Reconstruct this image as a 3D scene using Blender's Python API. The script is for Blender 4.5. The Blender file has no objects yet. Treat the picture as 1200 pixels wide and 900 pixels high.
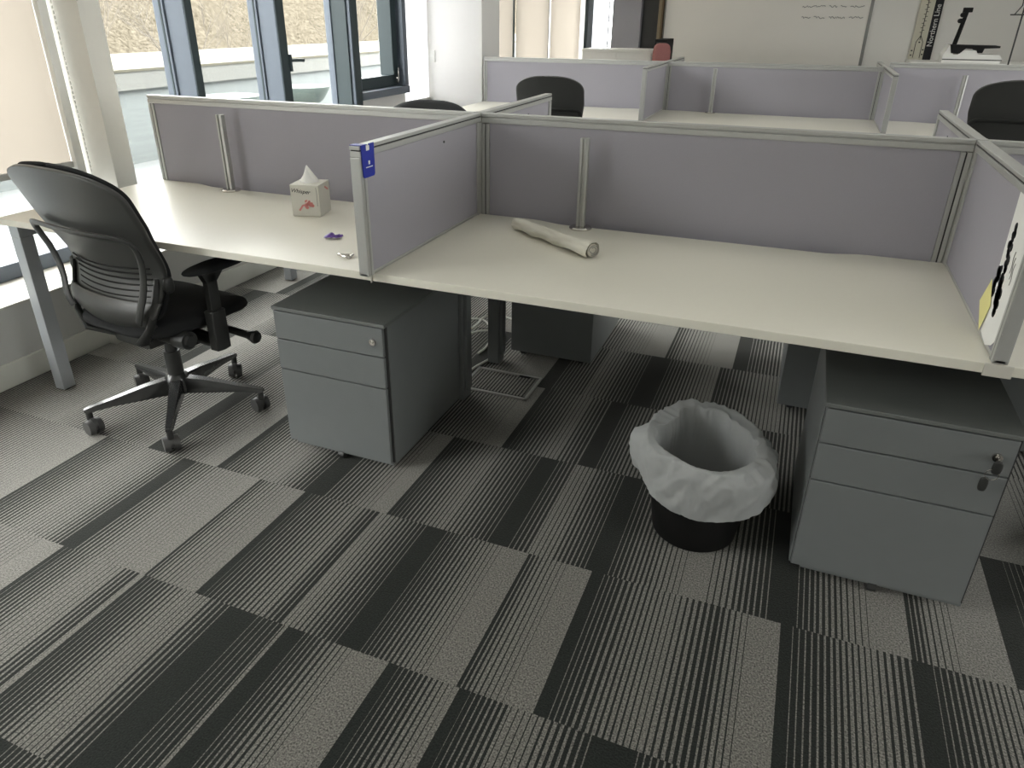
import bpy, bmesh, math, random
from mathutils import Vector, Matrix
random.seed(7)
S = bpy.context.scene
COL = S.collection
PI = math.pi

# ------------------------------------------------------------------ materials
def nmat(name):
    m = bpy.data.materials.new(name); m.use_nodes = True
    nt = m.node_tree; b = nt.nodes['Principled BSDF']
    return m, nt, b
def mat(name, col, rough=.5, metal=0, noise=0, nscale=40, bump=0, bscale=200, spec=.5, coat=0):
    m, nt, b = nmat(name)
    b.inputs['Base Color'].default_value = (*col, 1)
    b.inputs['Roughness'].default_value = rough
    b.inputs['Metallic'].default_value = metal
    b.inputs['Specular IOR Level'].default_value = spec
    tc = nt.nodes.new('ShaderNodeTexCoord')
    if noise:
        n = nt.nodes.new('ShaderNodeTexNoise'); n.inputs['Scale'].default_value = nscale; n.inputs['Detail'].default_value = 4
        r = nt.nodes.new('ShaderNodeMapRange'); r.inputs['To Min'].default_value = 1-noise; r.inputs['To Max'].default_value = 1+noise
        mx = nt.nodes.new('ShaderNodeMix'); mx.data_type = 'RGBA'; mx.blend_type = 'MULTIPLY'; mx.inputs[0].default_value = 1
        mx.inputs[6].default_value = (*col, 1)
        nt.links.new(tc.outputs['Object'], n.inputs['Vector']); nt.links.new(n.outputs['Fac'], r.inputs['Value'])
        nt.links.new(r.outputs['Result'], mx.inputs[7]); nt.links.new(mx.outputs[2], b.inputs['Base Color'])
    if bump:
        n = nt.nodes.new('ShaderNodeTexNoise'); n.inputs['Scale'].default_value = bscale; n.inputs['Detail'].default_value = 3
        bp = nt.nodes.new('ShaderNodeBump'); bp.inputs['Strength'].default_value = bump; bp.inputs['Distance'].default_value = .002
        nt.links.new(tc.outputs['Object'], n.inputs['Vector']); nt.links.new(n.outputs['Fac'], bp.inputs['Height'])
        nt.links.new(bp.outputs['Normal'], b.inputs['Normal'])
    return m

M = {}
M['wall'] = mat('painted_plaster', (.76, .75, .73), .8, noise=.03, nscale=3, bump=.1, bscale=80)
M['ceiling'] = mat('ceiling_paint', (.8, .8, .78), .9, noise=.02)
M['sill'] = mat('perforated_sill', (.42, .41, .37), .5, noise=.25, nscale=260)
M['trunk'] = mat('grey_trunking', (.42, .42, .40), .5, noise=.02)
M['base'] = mat('cream_skirting', (.55, .55, .50), .5, noise=.02)
M['col'] = mat('column_paint', (.62, .61, .57), .6, noise=.02)
M['desk'] = mat('desk_laminate', (.74, .72, .63), .34, noise=.015, nscale=90, bump=.05, bscale=500, spec=.45)
M['desk_edge'] = mat('desk_edging', (.60, .58, .52), .4, noise=.02)
M['fabric'] = mat('lilac_screen_fabric', (.345, .335, .372), .95, noise=.05, nscale=500, bump=.3, bscale=900, spec=.15)
M['alu'] = mat('brushed_aluminium', (.44, .445, .43), .42, metal=.45, noise=.04, nscale=60)
M['groove'] = mat('dark_groove', (.03, .03, .03), .7, noise=.1)
M['silver'] = mat('silver_leg_paint', (.36, .38, .40), .4, metal=.3, noise=.03)
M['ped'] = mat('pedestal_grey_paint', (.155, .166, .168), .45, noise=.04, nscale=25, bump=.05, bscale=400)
M['ped_top'] = mat('pedestal_top_shaded_grey', (.13, .14, .135), .5, noise=.04)  # darker than the body: shade under the desk put into the colour
M['black'] = mat('black_plastic', (.022, .023, .022), .42, noise=.1, bump=.1, bscale=500)
M['shell'] = mat('charcoal_shell_plastic', (.042, .043, .041), .40, noise=.06, bump=.08, bscale=700)
M['seat'] = mat('black_seat_fabric', (.02, .021, .022), .9, noise=.15, nscale=300, bump=.4, bscale=900, spec=.2)
M['slot'] = mat('slot_black', (.004, .004, .004), .9, noise=.1)
M['castor'] = mat('castor_grey_plastic', (.06, .06, .06), .45, noise=.1)
M['base_black'] = mat('glossy_black_base', (.025, .026, .026), .24, noise=.08, spec=.7)
M['polish'] = mat('polished_metal', (.75, .75, .75), .18, metal=1, noise=.02)
M['chrome'] = mat('chrome', (.65, .63, .6), .2, metal=1, noise=.02)
M['bin'] = mat('black_bin_plastic', (.006, .006, .006), .6, noise=.1, spec=.25)
M['frame'] = mat('blue_grey_window_frame', (.105, .125, .155), .4, metal=.15, noise=.03)
M['frame_dark'] = mat('dark_gasket_and_shade', (.025, .04, .045), .5, noise=.05)
M['white'] = mat('white_plastic', (.75, .75, .72), .5, noise=.02)
M['paper'] = mat('white_paper', (.8, .8, .78), .85, noise=.02)
M['note'] = mat('yellow_note_paper', (.75, .70, .30), .85, noise=.02)
M['ink'] = mat('black_ink', (.015, .015, .018), .8, noise=.1)
M['box'] = mat('tissue_carton', (.62, .61, .55), .7, noise=.03)
M['pink'] = mat('pink_print', (.75, .30, .28), .7, noise=.2, nscale=120)
M['tissue'] = mat('tissue', (.85, .85, .82), .9, noise=.02, bump=.3, bscale=60)
M['towel'] = mat('rolled_sheet', (.68, .66, .58), .9, noise=.04, bump=.5, bscale=40)
M['tag'] = mat('blue_card', (.012, .025, .30), .4, noise=.03)
M['purple'] = mat('purple_foil', (.10, .045, .26), .35, noise=.3, nscale=80)
M['board'] = mat('whiteboard_enamel', (.82, .80, .75), .3, noise=.03, nscale=2)
M['backwall'] = mat('back_wall_paint', (.80, .79, .75), .7, noise=.02, nscale=2)
M['trim'] = mat('grey_trim', (.25, .25, .24), .4, metal=.4, noise=.03)
M['poster'] = mat('cream_poster', (.60, .58, .47), .6, noise=.03)
M['rose'] = mat('faded_red_fabric', (.36, .15, .14), .8, noise=.12, nscale=60)
M['partition'] = mat('grey_partition', (.28, .28, .31), .7, noise=.03)
M['wood'] = mat('brown_timber_edge', (.09, .055, .02), .5, noise=.25, nscale=30)
M['gold'] = mat('tan_edge', (.20, .16, .10), .5, noise=.1)
M['cable'] = mat('white_cable_sheath', (.75, .75, .70), .5, noise=.02)
M['bark'] = mat('bare_bark', (.05, .043, .034), .9, noise=.3, nscale=20)
M['coping'] = mat('weathered_coping', (.068, .064, .046), .9, noise=.15, nscale=30)
M['concrete'] = mat('speckled_concrete', (.125, .128, .12), .9, noise=.22, nscale=55)
M['render_panel'] = mat('pale_parapet_render', (.135, .15, .15), .8, noise=.06, nscale=3)
M['terrace'] = mat('terrace_paving', (.10, .107, .107), .9, noise=.1, nscale=6)
M['teal'] = mat('pale_teal_glaze', (.085, .11, .10), .4, noise=.05)

def hill_mat():
    m, nt, b = nmat('bare_woodland_slope')
    b.inputs['Roughness'].default_value = 1; b.inputs['Specular IOR Level'].default_value = 0
    tc = nt.nodes.new('ShaderNodeTexCoord')
    n = nt.nodes.new('ShaderNodeTexNoise'); n.inputs['Scale'].default_value = 7; n.inputs['Detail'].default_value = 9; n.inputs['Roughness'].default_value = .82
    n.inputs['Distortion'].default_value = 1.5
    cr = nt.nodes.new('ShaderNodeValToRGB')
    e = cr.color_ramp.elements
    e[0].position = .42; e[0].color = (.030, .026, .019, 1)
    e[1].position = .58; e[1].color = (.082, .073, .057, 1)
    nt.links.new(tc.outputs['Object'], n.inputs['Vector']); nt.links.new(n.outputs['Fac'], cr.inputs['Fac'])
    nt.links.new(cr.outputs['Color'], b.inputs['Base Color'])
    return m
M['hill'] = hill_mat()

def carpet_mat(name, col, amp, sheen):
    m, nt, b = nmat(name)
    b.inputs['Roughness'].default_value = .95; b.inputs['Specular IOR Level'].default_value = .12
    b.inputs['Sheen Weight'].default_value = sheen; b.inputs['Sheen Roughness'].default_value = .45; b.inputs['Sheen Tint'].default_value = (1, .98, .92, 1)
    tc = nt.nodes.new('ShaderNodeTexCoord')
    n = nt.nodes.new('ShaderNodeTexNoise'); n.inputs['Scale'].default_value = 230; n.inputs['Detail'].default_value = 2
    n2 = nt.nodes.new('ShaderNodeTexNoise'); n2.inputs['Scale'].default_value = 1.2
    r = nt.nodes.new('ShaderNodeMapRange'); r.inputs['From Min'].default_value = .3; r.inputs['From Max'].default_value = .7
    r.inputs['To Min'].default_value = 1-amp; r.inputs['To Max'].default_value = 1+amp
    mx = nt.nodes.new('ShaderNodeMix'); mx.data_type = 'RGBA'; mx.blend_type = 'MULTIPLY'; mx.inputs[0].default_value = 1
    mx.inputs[6].default_value = (*col, 1)
    bp = nt.nodes.new('ShaderNodeBump'); bp.inputs['Strength'].default_value = .5; bp.inputs['Distance'].default_value = .003
    for k in (n, n2): nt.links.new(tc.outputs['Object'], k.inputs['Vector'])
    nt.links.new(n.outputs['Fac'], r.inputs['Value']); nt.links.new(r.outputs['Result'], mx.inputs[7])
    nt.links.new(mx.outputs[2], b.inputs['Base Color'])
    nt.links.new(n.outputs['Fac'], bp.inputs['Height']); nt.links.new(bp.outputs['Normal'], b.inputs['Normal'])
    return m
M['yarn_light'] = carpet_mat('light_grey_yarn', (.110, .106, .095), .85, 1.0)
M['yarn_dark'] = carpet_mat('dark_green_black_yarn', (.011, .0135, .012), .5, .22)

def glass_mat():
    m = bpy.data.materials.new('window_glass'); m.use_nodes = True; nt = m.node_tree; nt.nodes.clear()
    o = nt.nodes.new('ShaderNodeOutputMaterial'); t = nt.nodes.new('ShaderNodeBsdfTransparent'); g = nt.nodes.new('ShaderNodeBsdfGlossy')
    t.inputs[0].default_value = (.96, .965, .95, 1); g.inputs['Roughness'].default_value = .02
    lw = nt.nodes.new('ShaderNodeLayerWeight'); pw_ = nt.nodes.new('ShaderNodeMath'); pw_.operation = 'POWER'; pw_.inputs[1].default_value = 5
    f = nt.nodes.new('ShaderNodeMath'); f.operation = 'MULTIPLY_ADD'; f.inputs[1].default_value = .6; f.inputs[2].default_value = .03
    nt.links.new(lw.outputs['Facing'], pw_.inputs[0]); nt.links.new(pw_.outputs[0], f.inputs[0])
    mx = nt.nodes.new('ShaderNodeMixShader')
    nt.links.new(f.outputs[0], mx.inputs[0]); nt.links.new(t.outputs[0], mx.inputs[1]); nt.links.new(g.outputs[0], mx.inputs[2])
    nt.links.new(mx.outputs[0], o.inputs[0]); return m
M['glass'] = glass_mat()
def blind_mat(name, d, t, fac, alpha=0):
    m = bpy.data.materials.new(name); m.use_nodes = True; nt = m.node_tree; nt.nodes.clear()
    o = nt.nodes.new('ShaderNodeOutputMaterial'); a = nt.nodes.new('ShaderNodeBsdfDiffuse'); b = nt.nodes.new('ShaderNodeBsdfTranslucent')
    a.inputs[0].default_value = (*d, 1); b.inputs[0].default_value = (*t, 1)
    mx = nt.nodes.new('ShaderNodeMixShader'); mx.inputs[0].default_value = fac
    n = nt.nodes.new('ShaderNodeTexNoise'); n.inputs['Scale'].default_value = 300
    bp = nt.nodes.new('ShaderNodeBump'); bp.inputs['Strength'].default_value = .15; bp.inputs['Distance'].default_value = .001
    tc = nt.nodes.new('ShaderNodeTexCoord'); nt.links.new(tc.outputs['Object'], n.inputs['Vector'])
    nt.links.new(n.outputs['Fac'], bp.inputs['Height']); nt.links.new(bp.outputs['Normal'], a.inputs['Normal'])
    nt.links.new(a.outputs[0], mx.inputs[1]); nt.links.new(b.outputs[0], mx.inputs[2])
    out = mx
    if alpha:
        tr = nt.nodes.new('ShaderNodeBsdfTransparent'); m2 = nt.nodes.new('ShaderNodeMixShader'); m2.inputs[0].default_value = alpha
        nt.links.new(mx.outputs[0], m2.inputs[1]); nt.links.new(tr.outputs[0], m2.inputs[2]); out = m2
    nt.links.new(out.outputs[0], o.inputs[0]); return m
M['blind'] = blind_mat('beige_blind_fabric', (.46, .42, .365), (.29, .258, .222), .5)
M['white_blind'] = blind_mat('white_blind_fabric', (.75, .75, .77), (.80, .80, .84), .5)
M['bag'] = blind_mat('thin_white_bag_film', (.62, .64, .64), (.75, .77, .77), .42, .16)

# ------------------------------------------------------------------ mesh helpers
def nb(): return bmesh.new()
def box(bm, x0, x1, y0, y1, z0, z1, bev=0):
    r = bmesh.ops.create_cube(bm, size=1)
    vs = r['verts']
    for v in vs:
        v.co = Vector(((x0+x1)/2 + v.co.x*(x1-x0), (y0+y1)/2 + v.co.y*(y1-y0), (z0+z1)/2 + v.co.z*(z1-z0)))
    if bev:
        es = list({e for v in vs for e in v.link_edges})
        bmesh.ops.bevel(bm, geom=es, offset=bev, segments=2, affect='EDGES', profile=.6)
def cyl(bm, p, q, r0, r1=None, n=20, cap=True):
    p = Vector(p); q = Vector(q); r1 = r0 if r1 is None else r1
    d = q-p
    res = bmesh.ops.create_cone(bm, cap_ends=cap, segments=n, radius1=r0, radius2=r1, depth=d.length)
    mt = Matrix.Translation((p+q)/2) @ d.to_track_quat('Z', 'Y').to_matrix().to_4x4()
    bmesh.ops.transform(bm, matrix=mt, verts=res['verts'])
def sweep(bm, pts, rad, n=10, flat=None, closed=False):
    """tube along pts; rad scalar or list; flat=(w,h) elliptical section"""
    pts = [Vector(p) for p in pts]; rings = []
    up = Vector((0, 0, 1)); prev = None
    for i, p in enumerate(pts):
        a = pts[i-1] if i > 0 else (pts[-1] if closed else p); b = pts[i+1] if i < len(pts)-1 else (pts[0] if closed else p)
        t = (b-a).normalized()
        if prev is None:
            s = t.cross(up)
            if s.length < .1: s = t.cross(Vector((0, 1, 0)))
        else:
            s = prev - t*prev.dot(t)
        s.normalize(); prev = s; u = s.cross(t)
        r = rad[i] if isinstance(rad, (list, tuple)) else rad
        fw, fh = flat if flat else (1, 1)
        rings.append([bm.verts.new(p + s*math.cos(2*PI*k/n)*r*fw + u*math.sin(2*PI*k/n)*r*fh) for k in range(n)])
    m = len(rings)
    for i in range(m if closed else m-1):
        A = rings[i]; B = rings[(i+1) % m]
        for k in range(n): bm.faces.new((A[k], A[(k+1) % n], B[(k+1) % n], B[k]))
    if not closed:
        bm.faces.new(rings[0][::-1]); bm.faces.new(rings[-1])
def prism(bm, poly, axis, a, b):
    """extrude 2-D poly along axis ('x','y','z') from a to b"""
    def P(u, v, w):
        return {'x': (w, u, v), 'y': (u, w, v), 'z': (u, v, w)}[axis]
    A = [bm.verts.new(P(u, v, a)) for u, v in poly]; B = [bm.verts.new(P(u, v, b)) for u, v in poly]
    n = len(poly)
    bm.faces.new(A); bm.faces.new(B[::-1])
    for i in range(n): bm.faces.new((A[i], B[i], B[(i+1) % n], A[(i+1) % n]))
def lathe(bm, prof, cx=0, cy=0, n=40, cap=True):
    rings = []
    for r, z in prof:
        rings.append([bm.verts.new((cx+r*math.cos(2*PI*k/n), cy+r*math.sin(2*PI*k/n), z)) for k in range(n)])
    for A, B in zip(rings, rings[1:]):
        for k in range(n): bm.faces.new((A[k], A[(k+1) % n], B[(k+1) % n], B[k]))
    if cap: bm.faces.new(rings[0][::-1])
def grid(bm, fn, nu, nv, closeu=False):
    V = [[bm.verts.new(fn(i/(nu if closeu else nu-1), j/(nv-1))) for j in range(nv)] for i in range(nu)]
    for i in range(nu if closeu else nu-1):
        for j in range(nv-1):
            bm.faces.new((V[i][j], V[(i+1) % nu][j], V[(i+1) % nu][j+1], V[i][j+1]))
    return V
def obj(name, bm, m, parent=None, smooth=False, off=None, mods=(), label=None):
    me = bpy.data.meshes.new(name)
    bmesh.ops.recalc_face_normals(bm, faces=bm.faces)
    if off is not None: bmesh.ops.translate(bm, verts=bm.verts, vec=-Vector(off))
    bm.to_mesh(me); bm.free()
    for k in (m if isinstance(m, (list, tuple)) else [m]): me.materials.append(M[k])
    if smooth:
        me.polygons.foreach_set('use_smooth', [True]*len(me.polygons))
        if smooth != 'all': me.set_sharp_from_angle(angle=math.radians(38))
    o = bpy.data.objects.new(name, me); COL.objects.link(o)
    if parent: o.parent = parent
    if label: o['label'] = label
    for k, kw in mods:
        md = o.modifiers.new(k, k)
        for a, v in kw.items(): setattr(md, a, v)
    return o
def thing(name, label, cat, loc=(0, 0, 0), rz=0, group=None):
    o = bpy.data.objects.new(name, None); COL.objects.link(o); o.empty_display_size = .1
    o.location = loc; o.rotation_euler = (0, 0, rz); o['label'] = label; o['category'] = cat
    if group: o['group'] = group
    return o
def tag(o, label, cat, group=None):
    o['label'] = label; o['category'] = cat
    if group: o['group'] = group
    return o
def struct(name, bm, m, parent=None, smooth=False):
    o = obj(name, bm, m, parent, smooth)
    if not parent: o['kind'] = 'structure'
    return o
def sempty(name):
    o = bpy.data.objects.new(name, None); COL.objects.link(o); o['kind'] = 'structure'; return o
def text(name, body, size, m, parent, matrix, shear=0, ext=.0006):
    cu = bpy.data.curves.new(name, 'FONT'); cu.body = body; cu.size = size; cu.extrude = ext; cu.shear = shear
    cu.align_x = 'CENTER'; cu.align_y = 'CENTER'
    t = bpy.data.objects.new(name, cu); COL.objects.link(t)
    dg = bpy.context.evaluated_depsgraph_get()
    me = bpy.data.meshes.new_from_object(t.evaluated_get(dg))
    bpy.data.objects.remove(t); me.transform(matrix)
    me.materials.clear(); me.materials.append(M[m])
    o = bpy.data.objects.new(name, me); COL.objects.link(o); o.parent = parent
    return o

XL, XR, YF, YB, ZC = -.2, 6.8, -4.6, 8.7, 2.8

# ------------------------------------------------------------------ carpet floor
ROWS = {
 -1: [(-.2,.1,.1,.5),(.1,.505,.5,1),(.505,.7,.08,.75),(.7,.8,.75,.7),(.8,.873,.7,.25),(.873,.925,0,0),(.925,1.033,.22,.7),(1.033,1.205,.75,1),
      (1.211,1.25,.2,.6),(1.25,1.37,.62,.95),(1.37,1.393,1,1),(1.393,1.435,.02,.15),(1.435,1.51,.2,.4),(1.51,1.62,.45,.7),(1.62,1.68,.55,.1),
      (1.688,1.76,.85,.55),(1.76,1.845,.5,.15),(1.845,1.905,0,0),(1.905,1.957,.12,.3),(1.957,2.04,.35,.6),(2.04,2.11,.65,.92),(2.11,2.18,1,1),
      (2.18,2.22,.2,.6),(2.22,2.31,.65,.92),(2.31,2.371,1,1),(2.371,2.395,0,0),(2.395,2.45,.14,.3),(2.45,2.5,.35,.5),(2.5,2.62,.55,.8),
      (2.62,2.73,.75,.25),(2.73,2.81,.45,.92),(2.81,2.876,1,1),(2.876,2.892,0,0),(2.892,3.0,.12,.38),(3.0,3.1,.45,.78),(3.1,3.177,.7,.3),
      (3.177,3.212,0,0),(3.212,3.3,.1,.45),(3.3,3.5,.5,1),(3.5,3.7,1,1)],
 -2: [(.2,.7,.2,.8),(.7,.82,.75,.9),(.82,.897,1,1),(.897,.93,.05,.15),(.93,1.0,.25,.5),(1.0,1.06,.55,.85),(1.06,1.14,.85,.8),(1.14,1.2,.5,.25),
      (1.2,1.215,.95,.95),(1.215,1.3,.1,.35),(1.3,1.38,.4,.8),(1.38,1.45,.8,.75),(1.45,1.515,.5,.15),(1.515,1.595,0,0),(1.595,1.69,.12,.22),
      (1.69,1.703,.7,.7),(1.703,1.745,0,0),(1.745,1.8,.14,.35),(1.8,1.85,.4,.6),(1.85,1.91,.65,.92),(1.91,2.0,.97,1),(2.0,2.03,0,.1),
      (2.03,2.1,.15,.4),(2.1,2.19,.45,.95),(2.19,2.22,0,.1),(2.22,2.32,.15,.5),(2.32,2.4,.85,.8),(2.4,2.51,.7,.15),(2.51,2.6,0,0),(2.6,2.8,.15,.6),(2.8,3.0,.65,1)],
 0: [(-.2,.2,.3,.8),(.2,.505,.85,.3),(.505,.616,.3,.45),(.616,.702,.5,.8),(.702,.77,.02,.05),(.77,.86,.2,.4),(.86,.95,.5,.75),(.95,1.02,.85,1),
      (1.02,1.05,.02,.1),(1.05,1.137,.2,.5),(1.137,1.26,.6,.88),(1.26,1.334,.85,.5),(1.334,1.382,.4,.15),(1.382,1.452,0,0),(1.452,1.577,.2,.58),
      (1.577,1.65,.65,.9),(1.65,1.7,1,1),(1.7,1.754,.04,.25),(1.754,1.83,.3,.55),(1.83,1.9,.6,.78),(1.9,2.045,.65,.15),(2.045,2.1,0,0),(2.1,2.177,.12,.45),
      (2.177,2.25,.85,.7),(2.25,2.348,.55,.15),(2.348,2.402,0,0),(2.402,2.46,.12,.38),(2.46,2.53,.42,.55),(2.53,2.625,.6,.9),(2.625,2.685,1,1),
      (2.685,2.75,.85,.6),(2.75,2.84,.5,.15),(2.84,2.902,0,0),(2.902,2.96,.12,.35),(2.96,3.02,.42,.55),(3.02,3.1,.62,.92),(3.1,3.18,1,1),
      (3.18,3.22,.15,.5),(3.22,3.3,.65,.92),(3.3,3.4,1,1),(3.4,3.55,0,.2)],
 1: [(.7,1.2,.4,.9),(1.2,1.5,.15,.6),(1.5,1.7,.3,.6),(1.7,1.83,.6,.9),(1.83,1.888,.97,1),(1.888,1.93,.02,.12),(1.93,2.036,.18,.6),(2.036,2.1,.68,.85),
      (2.1,2.175,.6,.2),(2.177,2.232,0,0),(2.232,2.3,.15,.4),(2.3,2.43,.45,.7),(2.43,2.55,.75,.95),(2.55,2.68,.8,.4),(2.68,2.75,0,0),(2.75,2.95,.15,.7)],
}
def random_row(x0, x1):
    out = []; x = x0
    prof = [[(.05,0,0),(.12,.12,.4),(.12,.45,.7),(.12,.75,.95),(.09,1,1)], [(.1,1,1),(.13,.9,.6),(.12,.55,.25),(.08,.15,.15),(.07,0,0)],
            [(.15,.15,.6),(.12,.65,.85),(.13,.7,.2),(.1,0,0)], [(.06,.2,.6),(.14,.65,.95),(.1,1,1),(.05,0,0),(.15,.15,.5)], [(.09,.85,.5),(.1,.4,.12),(.08,0,0),(.23,.12,.9)]]
    while x < x1:
        for w, a, b in random.choice(prof):
            out.append((x, min(x+w, x1), a, b)); x += w
            if x >= x1: break
    return out
def build_floor():
    verts = []; faces = []; mi = []
    def quad(xa, xb, ya, yb, m):
        k = len(verts); verts.extend([(xa, ya, 0), (xb, ya, 0), (xb, yb, 0), (xa, yb, 0)]); faces.append((k, k+1, k+2, k+3)); mi.append(m)
    p = .0148
    x0, x1 = -.7, XR
    r = -9
    while True:
        ya = max(-.175+.5*r, YF); yb = min(-.175+.5*r+.5, YB)
        if ya >= YB: break
        if yb > YF:
            segs = ROWS.get(r)
            if segs: segs = random_row(x0, segs[0][0]) + segs + random_row(segs[-1][1], x1)
            else:
                segs = random_row(x0 + (0 if r % 2 else -.25), x1)
            # duty lookup per stripe pitch
            runs = []
            def add(a, b, m):
                if b-a < 1e-6: return
                if runs and runs[-1][2] == m and abs(runs[-1][1]-a) < 1e-5: runs[-1][1] = b
                else: runs.append([a, b, m])
            prev = x0
            for (a, b, da, db) in segs:
                a = max(a, x0)
                if b <= a: continue
                if a > prev: add(prev, a, 0)
                n = max(1, round((b-a)/p)); q = (b-a)/n
                for i in range(n):
                    d = da + (db-da)*(i+.5)/n; s = a+i*q
                    if d <= .05: add(s, s+q, 1)
                    elif d >= .96: add(s, s+q, 0)
                    else:
                        add(s, s+q*(1-d), 1); add(s+q*(1-d), s+q, 0)
                prev = b
            for a, b, m in runs:
                if b > x0: quad(max(a, x0), min(b, x1), ya, yb, m)
        r += 1
    me = bpy.data.meshes.new('floor'); me.from_pydata(verts, [], faces)
    me.materials.append(M['yarn_light']); me.materials.append(M['yarn_dark'])
    me.polygons.foreach_set('material_index', mi); me.update()
    o = bpy.data.objects.new('floor', me); COL.objects.link(o); o['kind'] = 'structure'
build_floor()

# ------------------------------------------------------------------ room shell
GX = -.53                       # glass plane of the window wall
bm = nb(); box(bm, GX-.25, XR+.2, YF-.2, YB+.2, ZC, ZC+.2); struct('ceiling', bm, 'ceiling')
bm = nb(); box(bm, XR, XR+.2, YF-.2, YB+.2, -.1, .95); box(bm, XR, XR+.2, YF-.2, YB+.2, 1.72, ZC+.01)
for a, b in ((YF-.2, -2.0), (1.2, 1.8), (5.0, YB+.2)): box(bm, XR, XR+.2, a, b, .95, 1.72)
struct('wall_right', bm, 'wall')
bm = nb(); box(bm, GX-.25, XR, YF-.2, YF, -.1, ZC+.01); struct('wall_front', bm, 'wall')
# window wall: low cabinet with sill, upstand, header
bm = nb(); box(bm, -.58, XL, YF, 8.7, -.05, .325, .004); struct('wall_left', bm, 'trunk')
bm = nb(); box(bm, XL-.003, XL+.012, YF, 8.7, 0, .105, .004); struct('baseboard_left', bm, 'base')
bm = nb(); box(bm, -.5, XL+.006, YF, .70, .325, .337, .003); box(bm, -.5, XL+.006, .81, 4.6, .325, .337, .003); struct('trim_1', bm, 'sill')
bm = nb(); box(bm, -.72, -.36, YF, 8.7, 2.45, ZC); struct('wall_left.001', bm, 'wall')
# cream column and casing down to the floor
bm = nb(); box(bm, -.6, -.195, .70, .812, .338, ZC, .003); struct('trim_2', bm, 'col')
bm = nb(); box(bm, -.2, -.145, .455, .50, .0, .055, .003); struct('trim_3', bm, 'base')
# wall under far casement, white reveal and projecting pillar
bm = nb(); box(bm, -.6, -.40, 3.11, 3.83, .337, .85); struct('wall_left.002', bm, 'wall')
bm = nb(); box(bm, -.66, -.56, 3.83, 4.62, .337, .70); struct('wall_left.003', bm, 'wall')
bm = nb(); box(bm, -.9, -.045, 4.62, 5.03, .0, ZC, .006); struct('wall_left.004', bm, 'wall')
sw = obj('light_switch', None or (lambda b: (box(b, -.585, -.51, 4.606, 4.62, 1.04, 1.14, .002), b)[1])(nb()), 'white')
tag(sw, 'white switch plate on the pale pillar beyond the far casement window', 'switch')
b2 = nb(); box(b2, -.56, -.535, 4.60, 4.607, 1.07, 1.11, .001); obj('rocker', b2, 'white', sw)
bm = nb(); box(bm, -.72, -.45, 5.03, 8.7, .337, .6); struct('wall_left.005', bm, 'wall')

def window(name, y0, y1, z0, z1, mull=(), dx=.18, rail=.07):
    e = sempty(name)
    bm = nb()
    box(bm, GX-.02, GX+.05, y0, y1, z0, z0+rail, .003); box(bm, GX-.02, GX+.05, y0, y1, z1-rail, z1, .003)
    box(bm, GX-.02, GX+.03, y0, y0+.03, z0, z1, .003); box(bm, GX-.02, GX+.03, y1-.03, y1, z0, z1, .003)
    obj('window_frame', bm, 'frame', e)
    for (a, b) in mull:
        m_ = nb(); box(m_, GX-.02, GX+.18, a, b-.006, z0, z1, .004); mo = obj('mullion', m_, 'frame', e)
        g_ = nb(); box(g_, GX+.176, GX+.186, a+.003, b, z0, z1, .002); box(g_, GX, GX+.18, b-.007, b, z0, z1)
        obj('mullion_shaded_face', g_, 'frame_dark', mo)  # room side of the mullion, its shade put into a darker colour
        g2 = nb(); box(g2, GX-.01, GX+.055, a-.012, a+.002, z0, z1, .002); obj('glazing_bead', g2, 'frame', mo)
        g3 = nb(); box(g3, GX+.03, GX+.04, a-.015, a+.0, z0, z1); obj('gasket', g3, 'frame_dark', mo)
    cuts = [y0] + [c for m_ in mull for c in m_] + [y1]
    for i in range(0, len(cuts), 2):
        if cuts[i+1]-cuts[i] < .05: continue
        p = nb(); box(p, GX-.006, GX+.0, cuts[i], cuts[i+1], z0+rail*.8, z1-rail*.8); obj('pane', p, 'glass', e)
    return e
window('window_1', -2.9, -1.3, .337, 2.45)
bm = nb(); box(bm, -.72, -.36, YF, -2.9, .337, 2.45); struct('wall_left.006', bm, 'wall')  # unseen solid stretch put in to cut daylight on camera-facing sides
window('window_2', -1.3, .70, .337, 2.45, [(-.62, -.56)])
w3 = window('window_3', .81, 3.02, .337, 2.45, [(1.455, 1.51), (2.19, 2.27)])
hb = nb(); box(hb, -.365, -.335, 2.268, 2.29, 1.10, 1.20, .004); cyl(hb, (-.345, 2.29, 1.165), (-.33, 2.40, 1.16), .010); obj('window_handle', hb, 'frame_dark', w3, True)
# heavy post between fixed glazing and casement
bm = nb(); box(bm, GX-.02, -.35, 3.02, 3.10, .337, 2.45, .006); box(bm, GX-.01, -.38, 3.0, 3.02, .337, 2.45, .003); pst = struct('trim_4', bm, 'frame_dark')
bm = nb(); box(bm, -.385, -.355, 3.014, 3.021, .34, 2.45, .002); obj('cover_strip', bm, 'frame', pst)
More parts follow.
